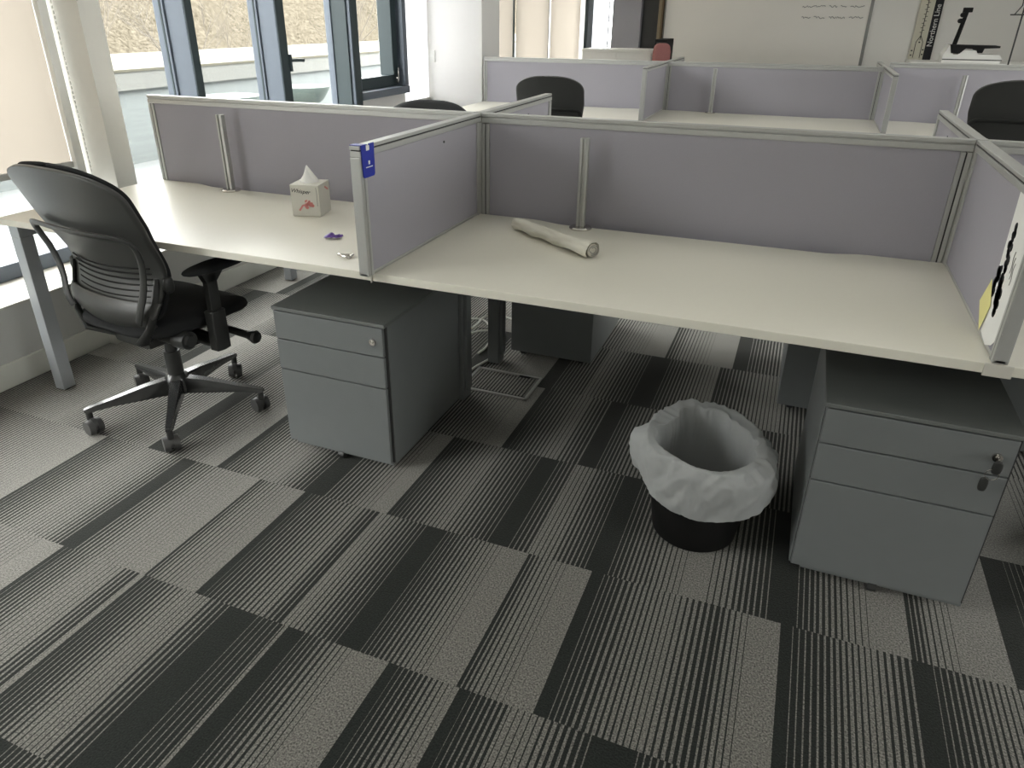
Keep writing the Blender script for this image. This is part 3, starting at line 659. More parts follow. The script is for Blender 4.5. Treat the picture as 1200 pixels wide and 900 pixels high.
# ------------------------------------------------------------------ task chair
WS = 1.0
def backp(u, z):
    """point on back shell; u in -1..1 across, z height. returns x,y (y = behind is negative)"""
    t = (z-.46)/.53
    w = .216 + .070*min(1, max(0, t)*1.5)
    if z > .90: w *= max(0, 1-min(1, (z-.90)/.100)**2.4)**(1/2.7)
    if t < .10: w *= 1-.22*((.10-max(0, t))/.10)**2
    y = -.205 + .035*math.exp(-((z-.63)/.11)**2) - .160*max(0, t-.3)**1.4
    y += .9*(w*u)**2*(1-.5*t)
    return w*u*WS, y
def backz(v):
    """row heights, dense towards the rounded top"""
    return .46+.44*v/.55 if v < .55 else .90+.0998*math.sin((v-.55)/.45*PI/2)
def make_chair(label, loc, rz, dz=0, base='base_black', full=True, group=None, seat='seat'):
    t = thing('task_chair', label, 'office chair', (loc[0], loc[1], 0), rz, group)
    rot0 = math.radians(0)
    # base: five spokes and castors
    bm = nb(); lathe(bm, [(0, .085), (.045, .085), (.048, .10), (.045, .15), (.032, .165), (0, .165)], n=28, cap=False); obj('hub', bm, base, t, True)
    for k in range(5):
        a = BASEA + k*2*PI/5; c, s = math.cos(a), math.sin(a)
        def W(r, w, z): return Vector((r*c - w*s, r*s + w*c, z))
        bm = nb()
        secs = [(.03, .024, .150, .085), (.12, .021, .140, .088), (.24, .017, .118, .092), (.32, .014, .105, .088), (.336, .010, .100, .090)]
        rings = []
        for (r, w, zt, zb) in secs:
            rings.append([bm.verts.new(W(r, q, z)) for q, z in ((-w, zb), (-w*.95, zt-.006), (-w*.7, zt), (w*.7, zt), (w*.95, zt-.006), (w, zb))])
        for A, B in zip(rings, rings[1:]):
            for i in range(6): bm.faces.new((A[i], A[(i+1) % 6], B[(i+1) % 6], B[i]))
        bm.faces.new(rings[0][::-1]); bm.faces.new(rings[-1]); 
        leg = obj('leg', bm, base, t, True)
        bm = nb(); cyl(bm, W(.322, 0, .055), W(.322, 0, .095), .012, n=14); obj('castor_stem', bm, 'black', leg, True)
        ca = a + [.9, 2.2, 1.3, .4, 1.9][k]; cc, cs = math.cos(ca), math.sin(ca)
        P0 = W(.322, 0, 0)+Vector((-.012*cs, .012*cc, 0))
        bm = nb()
        for sd in (-1, 1):
            ax = Vector((cc, cs, 0)); p_ = P0+ax*sd*.006+Vector((0, 0, .030)); q_ = P0+ax*sd*.027+Vector((0, 0, .030))
            cyl(bm, p_, q_, .030, .027, n=24)
        cyl(bm, P0+Vector((-cc*.008, -cs*.008, .038)), P0+Vector((cc*.008, cs*.008, .038)), .026, n=18)
        obj('castor', bm, 'castor', leg, True)
    bm = nb(); cyl(bm, (0, 0, .14), (0, 0, .26), .030); cyl(bm, (0, 0, .26), (0, 0, .37+dz), .022); obj('gas_lift', bm, 'black', t, True)
    Z = dz
    # mechanism
    bm = nb(); box(bm, -.10, .10, -.15, .12, .335+Z, .395+Z, .02); box(bm, -.20, .20, -.04, .05, .335+Z, .36+Z, .01); obj('tilt_mechanism', bm, 'black', t, True)
    bm = nb(); cyl(bm, (.10, -.10, .375+Z), (.245, -.10, .375+Z), .014); cyl(bm, (.205, -.10, .395+Z), (.262, -.10, .395+Z), .036, .032, 26); cyl(bm, (.262, -.10, .395+Z), (.270, -.10, .395+Z), .022, .018, 26); obj('tension_knob', bm, 'black', t, True)
    bm = nb(); cyl(bm, (.12, .10, .36+Z), (.33, .10, .355+Z), .014); cyl(bm, (.33, .10, .355+Z), (.362, .10, .355+Z), .016, .025, 22); cyl(bm, (.362, .10, .355+Z), (.372, .10, .355+Z), .025, .020, 22); obj('adjustment_lever', bm, 'black', t, True)
    # seat
    bm = nb()
    def seatf(u, v):
        a = u*2*PI; ph = (v-.5)*PI; c, s = math.cos(a), math.sin(a); n = 3.6
        rr = (abs(c)**n+abs(s)**n)**(-1/n); k = abs(math.cos(ph))**.5
        x = .250*rr*c*k; y = .02 + .245*rr*s*k; z = .432+Z + .038*math.sin(ph)
        if y > .12: z -= .35*(y-.12)**1.2*.6
        if ph > 0: z += .018*(x/.25)**2 - .006
        return (x, y, z)
    grid(bm, seatf, 48, 15, True); bmesh.ops.remove_doubles(bm, verts=bm.verts, dist=1e-5); obj('seat', bm, seat, t, 'all')
    bm = nb(); 
    def panf(u, v):
        a = u*2*PI; c, s = math.cos(a), math.sin(a); n = 3.2
        rr = (abs(c)**n+abs(s)**n)**(-1/n); k = (1-v)**.5 if v < 1 else 0
        return (.235*rr*c*k, .0+.225*rr*s*k, .425+Z-.055*v**.8)
    grid(bm, panf, 40, 9, True); bmesh.ops.remove_doubles(bm, verts=bm.verts, dist=1e-5); obj('seat_pan', bm, 'black', t, 'all')
    # back shell
    bm = nb()
    def shell(u, v):
        uu = -1+2*u; z = backz(v)
        x, y = backp(uu, z)
        zb = .035*(abs(uu)**2.5)*(1-v)**3
        return (x, y, z+zb+Z-.012*max(0, v-.5)*(x/.25)**2)
    grid(bm, shell, 37, 52)
    obj('backrest', bm, 'shell', t, 'all', mods=[('SOLIDIFY', dict(thickness=.014, offset=1))])
    # front padding of the backrest
    bm = nb()
    def pad(u, v):
        uu = (-1+2*u)*.965; z = .47+(backz(v)-.46)*.985; x, y = backp(uu, z)
        e = (1-abs(-1+2*u)**6)*(1-abs(2*v-1)**8)
        return (x, y+.016+.022*e, z+Z-.012*max(0, v-.5)*(x/.25)**2)
    grid(bm, pad, 29, 40); obj('back_cushion', bm, seat, t, 'all', mods=[('SOLIDIFY', dict(thickness=.012, offset=0))])
    if full:
        # dark horizontal flex slots on the lower back
        for k in range(7):
            z = .546+k*.020
            bm = nb(); pts = []
            for i in range(17):
                u = -.70+1.54*i/16; x, y = backp(u, z); pts.append((x, y-.0165, z+Z-.012*(1-u*u)+.004))
            sweep(bm, pts, .0028, 6); obj('flex_slot', bm, 'slot', t, True)
    # hoop frame behind the shell
    bm = nb(); pts = []
    half = [(.86, .485, .030), (.87, .52, .046), (.90, .60, .050), (.94, .68, .046), (.97, .735, .038), (.94, .770, .034), (.84, .785, .030), (.6, .788, .024), (.3, .788, .019)]
    prof = [(-u, z, o_) for u, z, o_ in half] + [(0, .788, .018)] + half[::-1]
    for (u, z, o_) in prof:
        x, y = backp(u, z); pts.append((x, y-.016-o_, z+Z))
    # smooth
    P = [Vector(p) for p in pts]; Q = [P[0]]
    for a, b in zip(P, P[1:]): Q += [a*.75+b*.25, a*.25+b*.75]
    Q.append(P[-1]); sweep(bm, Q, .0100, 10, flat=(.7, 1.5)); obj('back_frame', bm, 'black', t, True)
    # lower band joining back to seat
    bm = nb()
    def band(u, v):
        uu = (-1+2*u); z = .415+.135*v; x, y = backp(uu*1.0, max(z, .47)); 
        return (x*1.04, y-.022-.012*math.sin(v*PI)+.05*(1-v)**2, z+Z+.02*(uu**2)*(1-v))
    grid(bm, band, 25, 10); obj('lumbar_band', bm, 'shell', t, 'all', mods=[('SOLIDIFY', dict(thickness=.012, offset=0)), ('BEVEL', dict(width=.004, segments=2, limit_method='ANGLE', angle_limit=1.0))])
    for sd in (-1, 1):
        bm = nb(); x, y = backp(sd*1.0, .60); cushion(bm, .012, .02, .580+Z, .635+Z, 2.4, 0, x+sd*.008, y-.004); obj('lumbar_knob', bm, 'black', t, 'all')
        bm = nb(); sweep(bm, [(sd*.08, -.14, .37+Z), (sd*.15, -.20, .40+Z), (sd*.20, -.195, .46+Z), (sd*.222, -.165, .56+Z), (sd*.224, -.15, .63+Z)], [.018, .018, .013, .010, .007], 10, flat=(1.2, .7)); obj('back_upright', bm, 'black', t, True)
    # armrests
    for sd in (-1, 1):
        bm = nb(); sweep(bm, [(sd*.12, .0, .352+Z), (sd*.26, .0, .352+Z), (sd*.292, .0, .362+Z)], [.018, .018, .02], 12, flat=(1.6, .8))
        prism(bm, [(sd*.275, -.032), (sd*.312, -.030), (sd*.318, .0), (sd*.312, .030), (sd*.275, .032), (sd*.270, 0)], 'z', .335+Z, .485+Z)
        ar = obj('armrest', bm, 'black', t, True, mods=[('BEVEL', dict(width=.006, segments=3, limit_method='ANGLE'))])
        bm = nb(); box(bm, sd*.294-.013, sd*.294+.013, -.022, .022, .48+Z, .62+Z, .005)
        prism(bm, [(-.022, .59+Z), (.022, .59+Z), (.06, .628+Z), (-.04, .628+Z)], 'x', *sorted((sd*.281, sd*.307))); obj('arm_upright', bm, 'black', ar, True)
        bm = nb()
        def padf(u, v):
            a = u*2*PI; ph = (v-.5)*PI; c, s = math.cos(a), math.sin(a); n = 2.6
            rr = (abs(c)**n+abs(s)**n)**(-1/n); k = abs(math.cos(ph))**.5
            y = .03+.125*rr*s*k
            return (sd*.288+.048*rr*c*k*(1-.25*max(0, -s)), y, .637+Z+.014*math.sin(ph)-.3*max(0, y-.08)**1.5)
        grid(bm, padf, 32, 11, True); bmesh.ops.remove_doubles(bm, verts=bm.verts, dist=1e-5); obj('arm_pad', bm, 'seat', ar, 'all')
    return t
BASEA = math.radians(18+9)
make_chair('black task chair with slotted curved back, in front of the tissue box desk', (.612, .097), math.radians(-7))
WS = .88
G = None
BASEA = math.radians(75)
make_chair('black chair with only its rounded top showing above the left screen', (.75, 1.82), math.radians(184), dz=-.015, full=False)
WS = .83
make_chair('black chair whose broad back stands before the bright lilac back-row screen', (1.03, 3.46), math.radians(8), dz=.055, full=False)
WS = .95
make_chair('large black chair back cut by the right edge, past the far divider', (3.86, 3.46), math.radians(-6), dz=.115, full=False)
BASEA = math.radians(170)
make_chair('black chair with a polished base, only its foot showing at the right edge', (3.90, .46), 0, dz=.02, base='polish', full=False)

# ------------------------------------------------------------------ waste bin with liner
bn = thing('waste_bin', 'black round waste bin lined with a white bag, on the carpet', 'bin', (2.605, .135, 0))
bm = nb(); lathe(bm, [(.0, .004), (.118, .0), (.124, .006), (.142, .14), (.158, .285), (.163, .292), (.158, .296), (.153, .288), (.137, .14), (.118, .012), (0, .012)], n=56, cap=False); obj('tub', bm, 'bin', bn, True)
bl = thing('bin_liner', 'crumpled thin white plastic bag folded over the rim of the black bin', 'bin bag', (2.605, .135, .2))
from mathutils import noise as mn
bm = nb()
def liner(u, v):
    a = u*2*PI; c, s = math.cos(a), math.sin(a)
    # v: 0 deep inside ... .45 rim top ... 1 hem outside
    keys = [(0, .125, .10), (.18, .135, .19), (.34, .138, .265), (.46, .152, .318), (.56, .176, .322), (.68, .194, .295), (.82, .195, .255), (1, .182, .205)]
    for (v0, r0, z0), (v1, r1, z1) in zip(keys, keys[1:]):
        if v <= v1: 
            t = (v-v0)/(v1-v0); r = r0+(r1-r0)*t; z = z0+(z1-z0)*t; break
    q = Vector((c*1.1, s*1.1, v*1.6))
    n1 = mn.noise(q*1.25+Vector((5, 1, 2))); n2 = mn.noise(Vector((c*3.1+4*v, s*3.1, v*3.2)))
    n3 = 1-2*abs(mn.noise(Vector((c*5+3*v, s*5-2*v, v*4.5+2)))); n4 = 1-2*abs(mn.noise(Vector((c*11-5*v, s*11+4*v, v*7))))
    amp = max(0, min(1, (v-.1)*2.2))
    r += amp*(.022*n1+.010*n2+.007*(n3-.6)+.003*(n4-.6)); z += amp*(.020*mn.noise(q*1.1)+.006*n2+.006*(n3-.6))
    if v > .5:                                    # hem hangs lower towards the room side
        z -= (v-.5)*(.09*max(0, math.cos(a-math.radians(-62)))**2 + .02*math.sin(3*a+1))
        z += (v-.5)*.10*max(0, math.cos(a-math.radians(100)))
        r += (v-.5)*.05*max(0, math.cos(a-math.radians(-10)))
    if .3 < v < .62: z += .02*max(0, math.cos(a-math.radians(120)))
    # folds reaching into the mouth
    if v < .5: r -= .035*math.exp(-((((a-2.6+PI) % (2*PI))-PI)/.35)**2)*(v*2)+.02*math.exp(-((((a-.9+PI) % (2*PI))-PI)/.3)**2)*(v*2)
    if v > .6: r += .03*math.exp(-((((a-3.35+PI) % (2*PI))-PI)/.13)**2)
    return (r*c, r*s, z-.2)
grid(bm, liner, 220, 60, True); obj('bag_film', bm, 'bag', bl, 'all')
bm = nb(); lathe(bm, [(.127, .10-.2), (.10, .07-.2), (.05, .05-.2), (.0, .045-.2)], n=40, cap=False); obj('bag_bottom', bm, 'bag', bl, 'all')

# ------------------------------------------------------------------ floor box and cables
fb = thing('floor_box', 'square floor power box with a carpeted lid, behind the near pedestal', 'floor box', (1.70, .80, 0))
L0 = fb.location
bm = nb(); x0, x1, y0, y1 = 1.55, 1.85, .69, .90
for a in ((x0, x1, y0, y0+.012), (x0, x1, y1-.012, y1), (x0, x0+.012, y0, y1), (x1-.012, x1, y0, y1)): box(bm, *a, .0, .007, .001)
obj('box_rim', bm, 'trunk', fb, off=L0)
bm = nb(); box(bm, x0+.018, x1-.018, y0+.02, y1-.02, .0, .005)
obj('box_lid', bm, 'yarn_light', fb, off=L0)
bm = nb()
for k in range(18):
    xx = x0+.025+k*.0145; box(bm, xx, xx+.006, y0+.02, y1-.02, .004, .0056)
obj('lid_stripes', bm, 'yarn_dark', fb, off=L0)
bm = nb(); box(bm, x0+.012, x1-.012, y0+.012, y0+.02, 0, .0045); obj('lid_gap', bm, 'slot', fb, off=L0)
bm = nb(); box(bm, 1.75, 1.80, y1-.026, y1-.012, .004, .0075, .001); obj('cable_flap', bm, 'slot', fb, off=L0)
def cable(pts, label):
    P = [Vector(p) for p in pts]
    for _ in range(2):
        Q = [P[0]]
        for a, b in zip(P, P[1:]): Q += [a*.75+b*.25, a*.25+b*.75]
        Q.append(P[-1]); P = Q
    bm = nb(); sweep(bm, P, .005, 8); tag(obj('power_cable', bm, 'cable', None, True), label, 'cable')
cable([(1.18, 1.42, .006), (1.27, 1.39, .006), (1.34, 1.42, .008), (1.42, 1.34, .006), (1.47, 1.27, .006), (1.50, 1.10, .006), (1.49, 1.02, .006)], 'white cable looping on the carpet behind the near pedestal, outermost loop')
cable([(1.25, 1.25, .014), (1.33, 1.20, .012), (1.36, 1.32, .014), (1.33, 1.44, .012), (1.42, 1.50, .010), (1.55, 1.44, .006)], 'white cable crossing over the outer loop behind the near pedestal')
cable([(1.30, 1.15, .006), (1.36, 1.16, .006), (1.38, 1.24, .016), (1.46, 1.28, .018), (1.55, 1.20, .006), (1.55, 1.08, .006)], 'white cable nearest the silver middle leg on the carpet')
cable([(1.50, .66, .006), (1.53, .74, .008), (1.53, .86, .008), (1.56, .98, .006)], 'short pale cable running beside the floor box')

# ------------------------------------------------------------------ things on the desks
tbx = thing('tissue_box', 'cube tissue box with pink print and a tissue sticking out', 'tissue box', (1.010, .535, DZ), math.radians(14))
bm = nb(); box(bm, -.056, .056, -.056, .056, .0005, .118, .002); obj('carton', bm, 'box', tbx)
bm = nb()
rnd = random.Random(4)
for k in range(26):
    a = rnd.uniform(0, 2*PI); r = rnd.uniform(0, .018); cx = .012+r*math.cos(a)*1.25+.0; cz = .048+r*math.sin(a)*.9; s_ = rnd.uniform(.003, .007)
    cyl(bm, (cx, -.0572, cz), (cx, -.0560, cz), s_, n=7)
for k in range(5): cyl(bm, (-.012-k*.003, -.0570, .040-k*.004), (-.012-k*.003, -.056, .040-k*.004), .004, n=7)
for k in range(4): cyl(bm, (.0560, .01+k*.008, .10-k*.004), (.0568, .01+k*.008, .10-k*.004), .004, n=7)
obj('flower_print', bm, 'pink', tbx, label='pink flower print')
MT = Matrix.Translation((-.016, -.0565, .094)) @ Matrix.Rotation(PI/2, 4, 'X') @ Matrix.Rotation(-.08, 4, 'Z')
text('lettering', 'Whisper', .0215, 'ink', tbx, MT, shear=.3, ext=.0004)
bm = nb(); scribble(bm, .0, .0, 0, 0, 1)
sweep(bm, [(.046, -.0565, .11), (.048, -.0565, .085), (.047, -.0565, .04)], .0009, 5); obj('carton_edge_print', bm, 'trim', tbx)
bm = nb()
def tissue(u, v):
    a = u*2*PI; r = .036*(1-v)**1.1+.002; n1 = mn.noise(Vector((math.cos(a)*1.5, math.sin(a)*1.5, v*2)))
    r *= 1+.45*math.sin(3*a+v*2)*(.4+.6*v)
    return (r*math.cos(a)*1.0-.004*v, r*math.sin(a)*.6, .117+.062*v+.004*n1)
grid(bm, tissue, 36, 14, True); obj('tissue', bm, 'tissue', tbx, 'all', mods=[('SOLIDIFY', dict(thickness=.0008))])
# purple wrapper
bm = nb()
def wrap(u, v): 
    n = mn.noise(Vector((u*3+2, v*3, 1))); return (-.024+.048*u+.004*n, -.013+.026*v+.003*n, .004+.011*math.sin(u*PI)*math.sin(v*PI)+.006*n+.001)
grid(bm, wrap, 14, 10); o = obj('sweet_wrapper', bm, 'purple', None, 'all', mods=[('SOLIDIFY', dict(thickness=.0012))]); o.location = (1.283, .262, DZ+.002); o.rotation_euler.z = .3; tag(o, 'small crumpled purple wrapper lying on the desk near the tissue box', 'wrapper')
bm = nb()
def wrap2(u, v): 
    n = mn.noise(Vector((u*3+7, v*3, 4))); return (-.010+.020*u, -.007+.018*v, .003+.009*math.sin(v*PI)+.003*n)
grid(bm, wrap2, 10, 8); obj('twisted_end', bm, 'purple', o, 'all', mods=[('SOLIDIFY', dict(thickness=.001))]).location = (.026, .006, 0)
# ring pull / band by divider
bm = nb(); sweep(bm, [(.024*math.cos(a)-.008*math.cos(2*a), .014*math.sin(a), .005+.003*math.sin(2*a)) for a in [2*PI*k/28 for k in range(28)]], .004, 8, closed=True)
o = obj('key_clip', bm, 'chrome', None, True); o.location = (1.446, .105, DZ); tag(o, 'small metal clip on the desk at the foot of the blue card divider', 'clip')
# rolled sheet
A = Vector((1.822, .618, DZ+.023)); B = Vector((2.165, .398, DZ+.026)); ax = (B-A).normalized(); sd_ = ax.cross(Vector((0, 0, 1))).normalized(); up_ = sd_.cross(ax)
rl = thing('paper_roll', 'loosely rolled off-white paper lying on the right-hand desk', 'paper roll', (1.99, .508, DZ)); L0 = rl.location
bm = nb()
def roll(u, v):
    a = u*2*PI; r = .020+.006*v; n1 = mn.noise(Vector((math.cos(a)*1.2, math.sin(a)*1.2, v*5)))*.007+mn.noise(Vector((math.cos(a)*3, math.sin(a)*3, v*12)))*.0025
    p = A+(B-A)*v+sd_*(math.cos(a)*(r+n1)*1.15)+up_*(math.sin(a)*(r+n1)*.92)
    p.z = max(p.z, DZ+.001); return p
V = grid(bm, roll, 36, 44, True); bm.faces.new([V[i][0] for i in range(36)]); obj('outer_wrap', bm, 'towel', rl, 'all', off=L0)
for rr, ph in ((.017, 0), (.011, 1.0)):
    bm = nb(); pts = [B+ax*.002+sd_*(math.cos(a)*rr*1.1)+up_*(math.sin(a)*rr*.9) for a in [ph+5.2*k/20 for k in range(21)]]
    sweep(bm, pts, .0012, 6); obj('inner_layer', bm, 'trim', rl, True, off=L0)
bm = nb(); bmesh.ops.create_circle(bm, cap_ends=True, segments=24, radius=.021, matrix=Matrix.Translation(B-ax*.002) @ ax.to_track_quat('Z', 'Y').to_matrix().to_4x4()); obj('roll_end', bm, 'towel', rl, off=L0)
# blue card hooked on the divider corner
cd = thing('blue_card', 'blue card holder hooked over the front corner of the divider', 'card', (1.6185, .0, 1.06)); L0 = cd.location
bm = nb(); prism(bm, [(-.032, 1.018), (-.027, 1.014), (.022, 1.014), (.027, 1.019), (.030, 1.103), (.004, 1.103), (.004, 1.085), (-.012, 1.085), (-.012, 1.103), (-.036, 1.103)], 'x', 1.6175, 1.620); obj('card', bm, 'tag', cd, off=L0)
bm = nb(); box(bm, 1.6195, 1.6205, -.012, .004, 1.086, 1.099, .0003); box(bm, 1.6198, 1.6206, -.004, .003, 1.048, 1.058, .0003); obj('emblem', bm, 'white', cd, off=L0)
bm = nb(); box(bm, 1.6198, 1.6206, -.018, .016, 1.040, 1.0425); obj('printed_line', bm, 'white', cd, off=L0)
bm = nb(); box(bm, 1.582, 1.6205, -.034, -.006, 1.1005, 1.1025, .0005); obj('hook', bm, 'tag', cd, off=L0)
# taped sheet with redactions and yellow note on right divider face (x = 3.189)
xf = 3.1875
sh = thing('taped_sheet', 'white printed sheet with black scribbled-out lines taped to the right divider', 'sheet of paper', (xf, .08, .9)); L0 = sh.location
bm = nb(); prism(bm, [(.205, 1.085), (.165, .745), (.10, .735), (.055, .752), (-.0, .80), (.02, 1.085)], 'x', xf-.0012, xf-.0004); obj('sheet', bm, 'paper', sh, off=L0)
bm = nb(); rnd = random.Random(11)
def blot(y, z, s):
    n = 9; cyl(bm, (xf-.0022, y, z), (xf-.0013, y, z), s, s, n)
for (ya, za, yb, zb, s) in ((.150, 1.00, .150, .94, .007), (.142, .96, .125, .85, .009), (.165, .90, .172, .845, .010), (.12, .87, .105, .83, .010), (.128, .855, .11, .815, .009)):
    for k in range(16):
        t = k/15; blot(ya+(yb-ya)*t+rnd.uniform(-.009, .009), za+(zb-za)*t+rnd.uniform(-.006, .006), s*rnd.uniform(.7, 1.5))
obj('redaction_marks', bm, 'ink', sh, off=L0)
bm = nb()
for k in range(3): sweep(bm, [(xf-.0018, .09-.012*k+.004*math.sin(i), .96-.008*i-.01*k) for i in range(7)], .0007, 5)
obj('handwriting', bm, 'trim', sh, off=L0)
nt_ = thing('sticky_note', 'small yellow sticky note beside the taped sheet', 'sticky note', (xf, .24, .78)); L0 = nt_.location
bm = nb(); vs = [bm.verts.new(p) for p in ((xf-.004, .195, .865), (xf-.008, .225, .80), (xf-.006, .165, .745), (xf-.003, .145, .815))]; bm.faces.new(vs); obj('note', bm, 'note', nt_, off=L0, mods=[('SOLIDIFY', dict(thickness=.0006))])

# ------------------------------------------------------------------ outside
bm = nb(); box(bm, -4.0, -.8, -9, 22, -.2, -.05); o = obj('terrace', bm, 'terrace'); o['kind'] = 'structure'
pw = thing('parapet_wall', 'pale terrace parapet with a light coping, outside the windows', 'parapet wall', (-4.1, 4, -.05))
L0 = pw.location
bm = nb(); box(bm, -4.3, -3.98, -9, 22, -.05, .70); obj('wall_panel', bm, 'render_panel', pw, off=L0)
bm = nb(); box(bm, -4.34, -3.94, -9, 22, .70, .90, .004); obj('concrete_band', bm, 'concrete', pw, off=L0)
bm = nb(); prism(bm, [(-4.7, 1.02), (-3.93, .905), (-3.93, .88), (-4.7, .88)], 'y', -9, 22); obj('coping', bm, 'coping', pw, off=L0)
for y in (8.6, 13):
    bm = nb(); box(bm, -3.985, -3.93, y, y+.012, -.04, .9); obj('panel_joint', bm, 'trim', pw, off=L0)
for y, l in ((6.9, 'pale teal half-round bowl on the terrace, seen past the window handle'), (5.55, 'pale teal half-round bowl on the terrace, partly behind a mullion')):
    t = thing('terrace_bowl', l, 'planter', (-3.3, y-.55, -.05))
    bm = nb(); lathe(bm, [(0, .35), (.10, .38), (.25, .50), (.33, .62), (.34, .66), (.31, .66), (.22, .52), (0, .40)], n=36, cap=False); obj('bowl', bm, 'teal', t, True)
    bm = nb(); lathe(bm, [(0, 0), (.14, 0), (.13, .03), (.04, .06), (.04, .36), (0, .37)], n=24, cap=False); obj('bowl_stem', bm, 'trim', t, True)
bm = nb()
def hillf(u, v):
    y = -22+70*u; x = -9-14*v; z = -3+11*v**.8+.6*mn.noise(Vector((x*.3, y*.3, 0)))+.25*mn.noise(Vector((x*1.5, y*1.5, 3)))
    return (x, y, z)
grid(bm, hillf, 120, 60); o = obj('woodland_slope', bm, 'hill', None, 'all'); o['kind'] = 'stuff'; tag(o, 'brown slope of bare twiggy undergrowth beyond the terrace', 'hillside')
def tree(x, y, label, seed, h=5.5):
    rnd = random.Random(seed); t = thing('bare_tree', label, 'tree', (x, y, -2.2))
    bm = nb()
    def br(p, d, l, r, lev):
        pts = [p]; rs = [r]; q = p.copy(); dd = d.copy()
        for i in range(4):
            dd = (dd+Vector((rnd.uniform(-.2, .2), rnd.uniform(-.2, .2), rnd.uniform(-.05, .15)))).normalized(); q = q+dd*l/4; pts.append(q.copy()); rs.append(r*(1-.14*(i+1)))
        sweep(bm, pts, rs, 5)
        if lev > 0:
            for i in range(5):
                k = rnd.choice([1, 2, 3, 4]); nd = (dd+Vector((rnd.uniform(-1, 1), rnd.uniform(-1, 1), rnd.uniform(-.1, .8)))).normalized()
                br(pts[k], nd, l*.62, rs[k]*.6, lev-1)
    br(Vector((0, 0, 0)), Vector((0, 0, 1)), h*.5, .055, 4)
    obj('branches', bm, 'bark', t, True)
for i, (x, y, l) in enumerate(((-9.5, 8.5, 'bare leafless tree seen through the first pane right of the cream column'), (-10.5, 12.6, 'bare leafless tree seen through the pane between the two blue mullions'),
        (-9.8, 16.8, 'bare leafless tree seen through the pane with the window handle'), (-10.2, 24.0, 'bare leafless tree seen through the far casement'))): tree(x, y, l, i+3)

# ------------------------------------------------------------------ ceiling lights added out of view to brighten the desk tops
M['fill_lamp'], _nt, _b = nmat('fill_light_diffuser'); _b.inputs['Base Color'].default_value = (.8, .8, .78, 1)
_b.inputs['Emission Color'].default_value = (1.0, .97, .90, 1); _b.inputs['Emission Strength'].default_value = FILL_LAMP = 2.7
for iy, y in enumerate((-3.4, -1.0, 1.4, 3.8, 6.2)):
    for ix, x in enumerate((1.2, 3.4, 5.6)):
        t = thing('ceiling_fill_light', 'added square ceiling fill light, %s row from the front wall, %s' % (('first', 'second', 'third', 'fourth', 'fifth')[iy], ('nearest the windows', 'in the middle file', 'nearest the right wall')[ix]), 'ceiling light', (x, y, ZC), 0, 'added ceiling fill lights')
        bm = nb()
        for a in ((-.3, .3, -.3, -.28), (-.3, .3, .28, .3), (-.3, -.28, -.28, .28), (.28, .3, -.28, .28)): box(bm, *a, -.012, 0, .001)
        obj('fill_light_frame', bm, 'white', t)
        bm = nb(); box(bm, -.28, .28, -.28, .28, -.008, -.002); obj('diffuser', bm, 'fill_lamp', t)

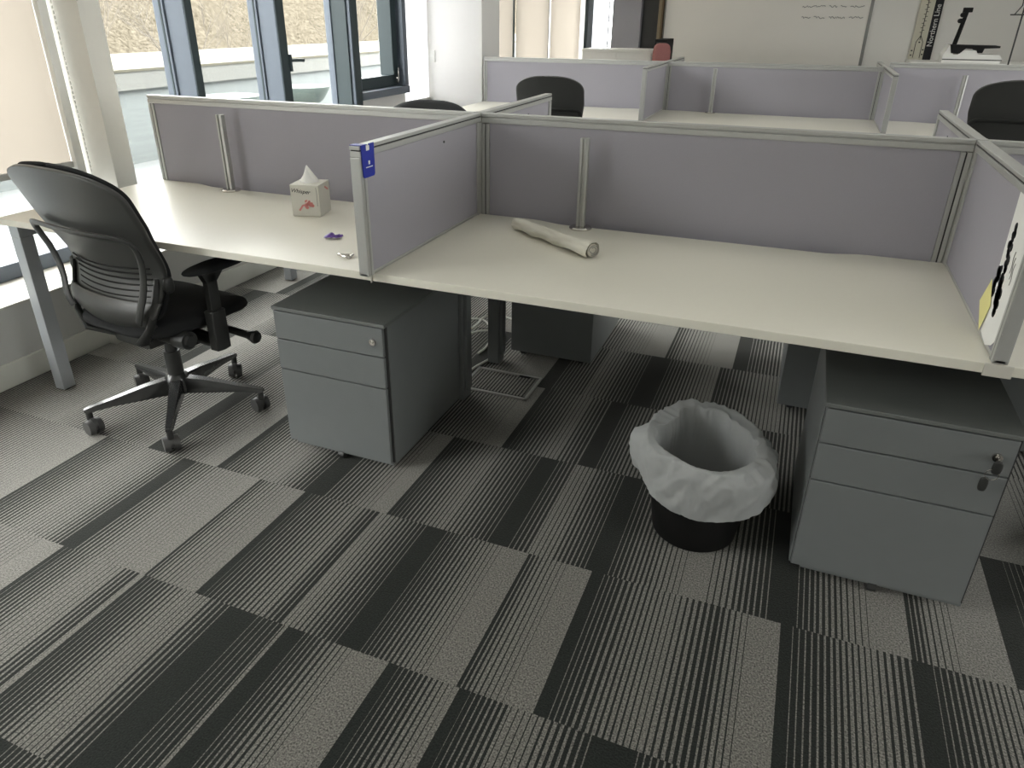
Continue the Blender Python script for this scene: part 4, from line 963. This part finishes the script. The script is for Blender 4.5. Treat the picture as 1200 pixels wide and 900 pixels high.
# ------------------------------------------------------------------ light, camera
w = bpy.data.worlds.new('overcast_sky'); S.world = w; w.use_nodes = True
nt = w.node_tree; bg = nt.nodes['Background']
tc = nt.nodes.new('ShaderNodeTexCoord'); sep = nt.nodes.new('ShaderNodeSeparateXYZ'); cr = nt.nodes.new('ShaderNodeValToRGB')
cr.color_ramp.elements[0].position = .0; cr.color_ramp.elements[0].color = (.68, .68, .68, 1)
cr.color_ramp.elements[1].position = .9; cr.color_ramp.elements[1].color = (1.0, 1.0, 1.0, 1)
nt.links.new(tc.outputs['Generated'], sep.inputs[0]); nt.links.new(sep.outputs['Z'], cr.inputs[0]); nt.links.new(cr.outputs[0], bg.inputs[0])
bg.inputs[1].default_value = 16.5
def portal(y0, y1, z0, z1, x=GX-.06):
    # marks a window opening for the sky sampling; gives off no light
    l = bpy.data.lights.new('window_portal', 'AREA'); l.shape = 'RECTANGLE'; l.size = z1-z0; l.size_y = y1-y0; l.cycles.is_portal = True
    o = bpy.data.objects.new('window_portal', l); COL.objects.link(o); o.location = (x, (y0+y1)/2, (z0+z1)/2); o.rotation_euler = (0, -PI/2, 0)
portal(-2.9, .70, .34, 2.45); portal(.81, 3.02, .34, 2.45); portal(3.1, 4.6, .75, 2.45, -.66); portal(5.03, 8.7, .6, 2.45)
for y0, y1 in ((-2.0, 1.2), (1.8, 5.0)):
    portal(y0, y1, .95, 1.72, XR+.22); bpy.context.scene.collection.objects[-1].rotation_euler = (0, PI/2, 0)

# repeats share a group
for o in list(COL.objects):
    if 'category' not in o or 'group' in o: continue
    g = {'bench_desk': 'white bench desks', 'desk_screen': 'long screens between the desks', 'desk_divider': 'dividers between the desk bays', 'corner_post': 'aluminium screen posts',
         'drawer_pedestal': 'grey drawer pedestals under the desks', 'task_chair': 'black task chairs', 'accessory_pole': 'silver accessory poles', 'power_cable': 'white cables on the carpet',
         'bare_tree': 'bare trees beyond the terrace', 'terrace_bowl': 'teal bowls on the terrace', 'joint_plate': 'joint plates on the desk edge', 'roller_blind': 'roller blinds'}.get(o.name.split('.')[0])
    if g: o['group'] = g

cam = bpy.data.cameras.new('camera'); co = bpy.data.objects.new('camera', cam); COL.objects.link(co); S.camera = co
F = 837.1056893685691
fwd = Vector((-0.34156174, 0.83264413, -0.43593502)); rt = Vector((0.92444698, 0.38129013, 0.00395305)); upv = Vector((-0.1695092, 0.4016486, 0.89996946))
mtx = Matrix((rt, upv, -fwd)).transposed().to_4x4(); mtx.translation = Vector((2.71241277, -1.73102394, 1.41564026))
co.matrix_world = mtx
cam.sensor_fit = 'HORIZONTAL'; cam.sensor_width = 36; cam.lens = F/1200*36
cam.shift_x = 18.17889367/1200; cam.shift_y = -24.66785181/1200
cam.clip_start = .05; cam.clip_end = 200
S.view_settings.view_transform = 'Standard'; S.view_settings.look = 'None'; S.view_settings.gamma = 1; S.view_settings.use_curve_mapping = False
S.view_settings.exposure = 0.27
S.cycles.max_bounces = 10; S.cycles.diffuse_bounces = 6; S.cycles.transparent_max_bounces = 16
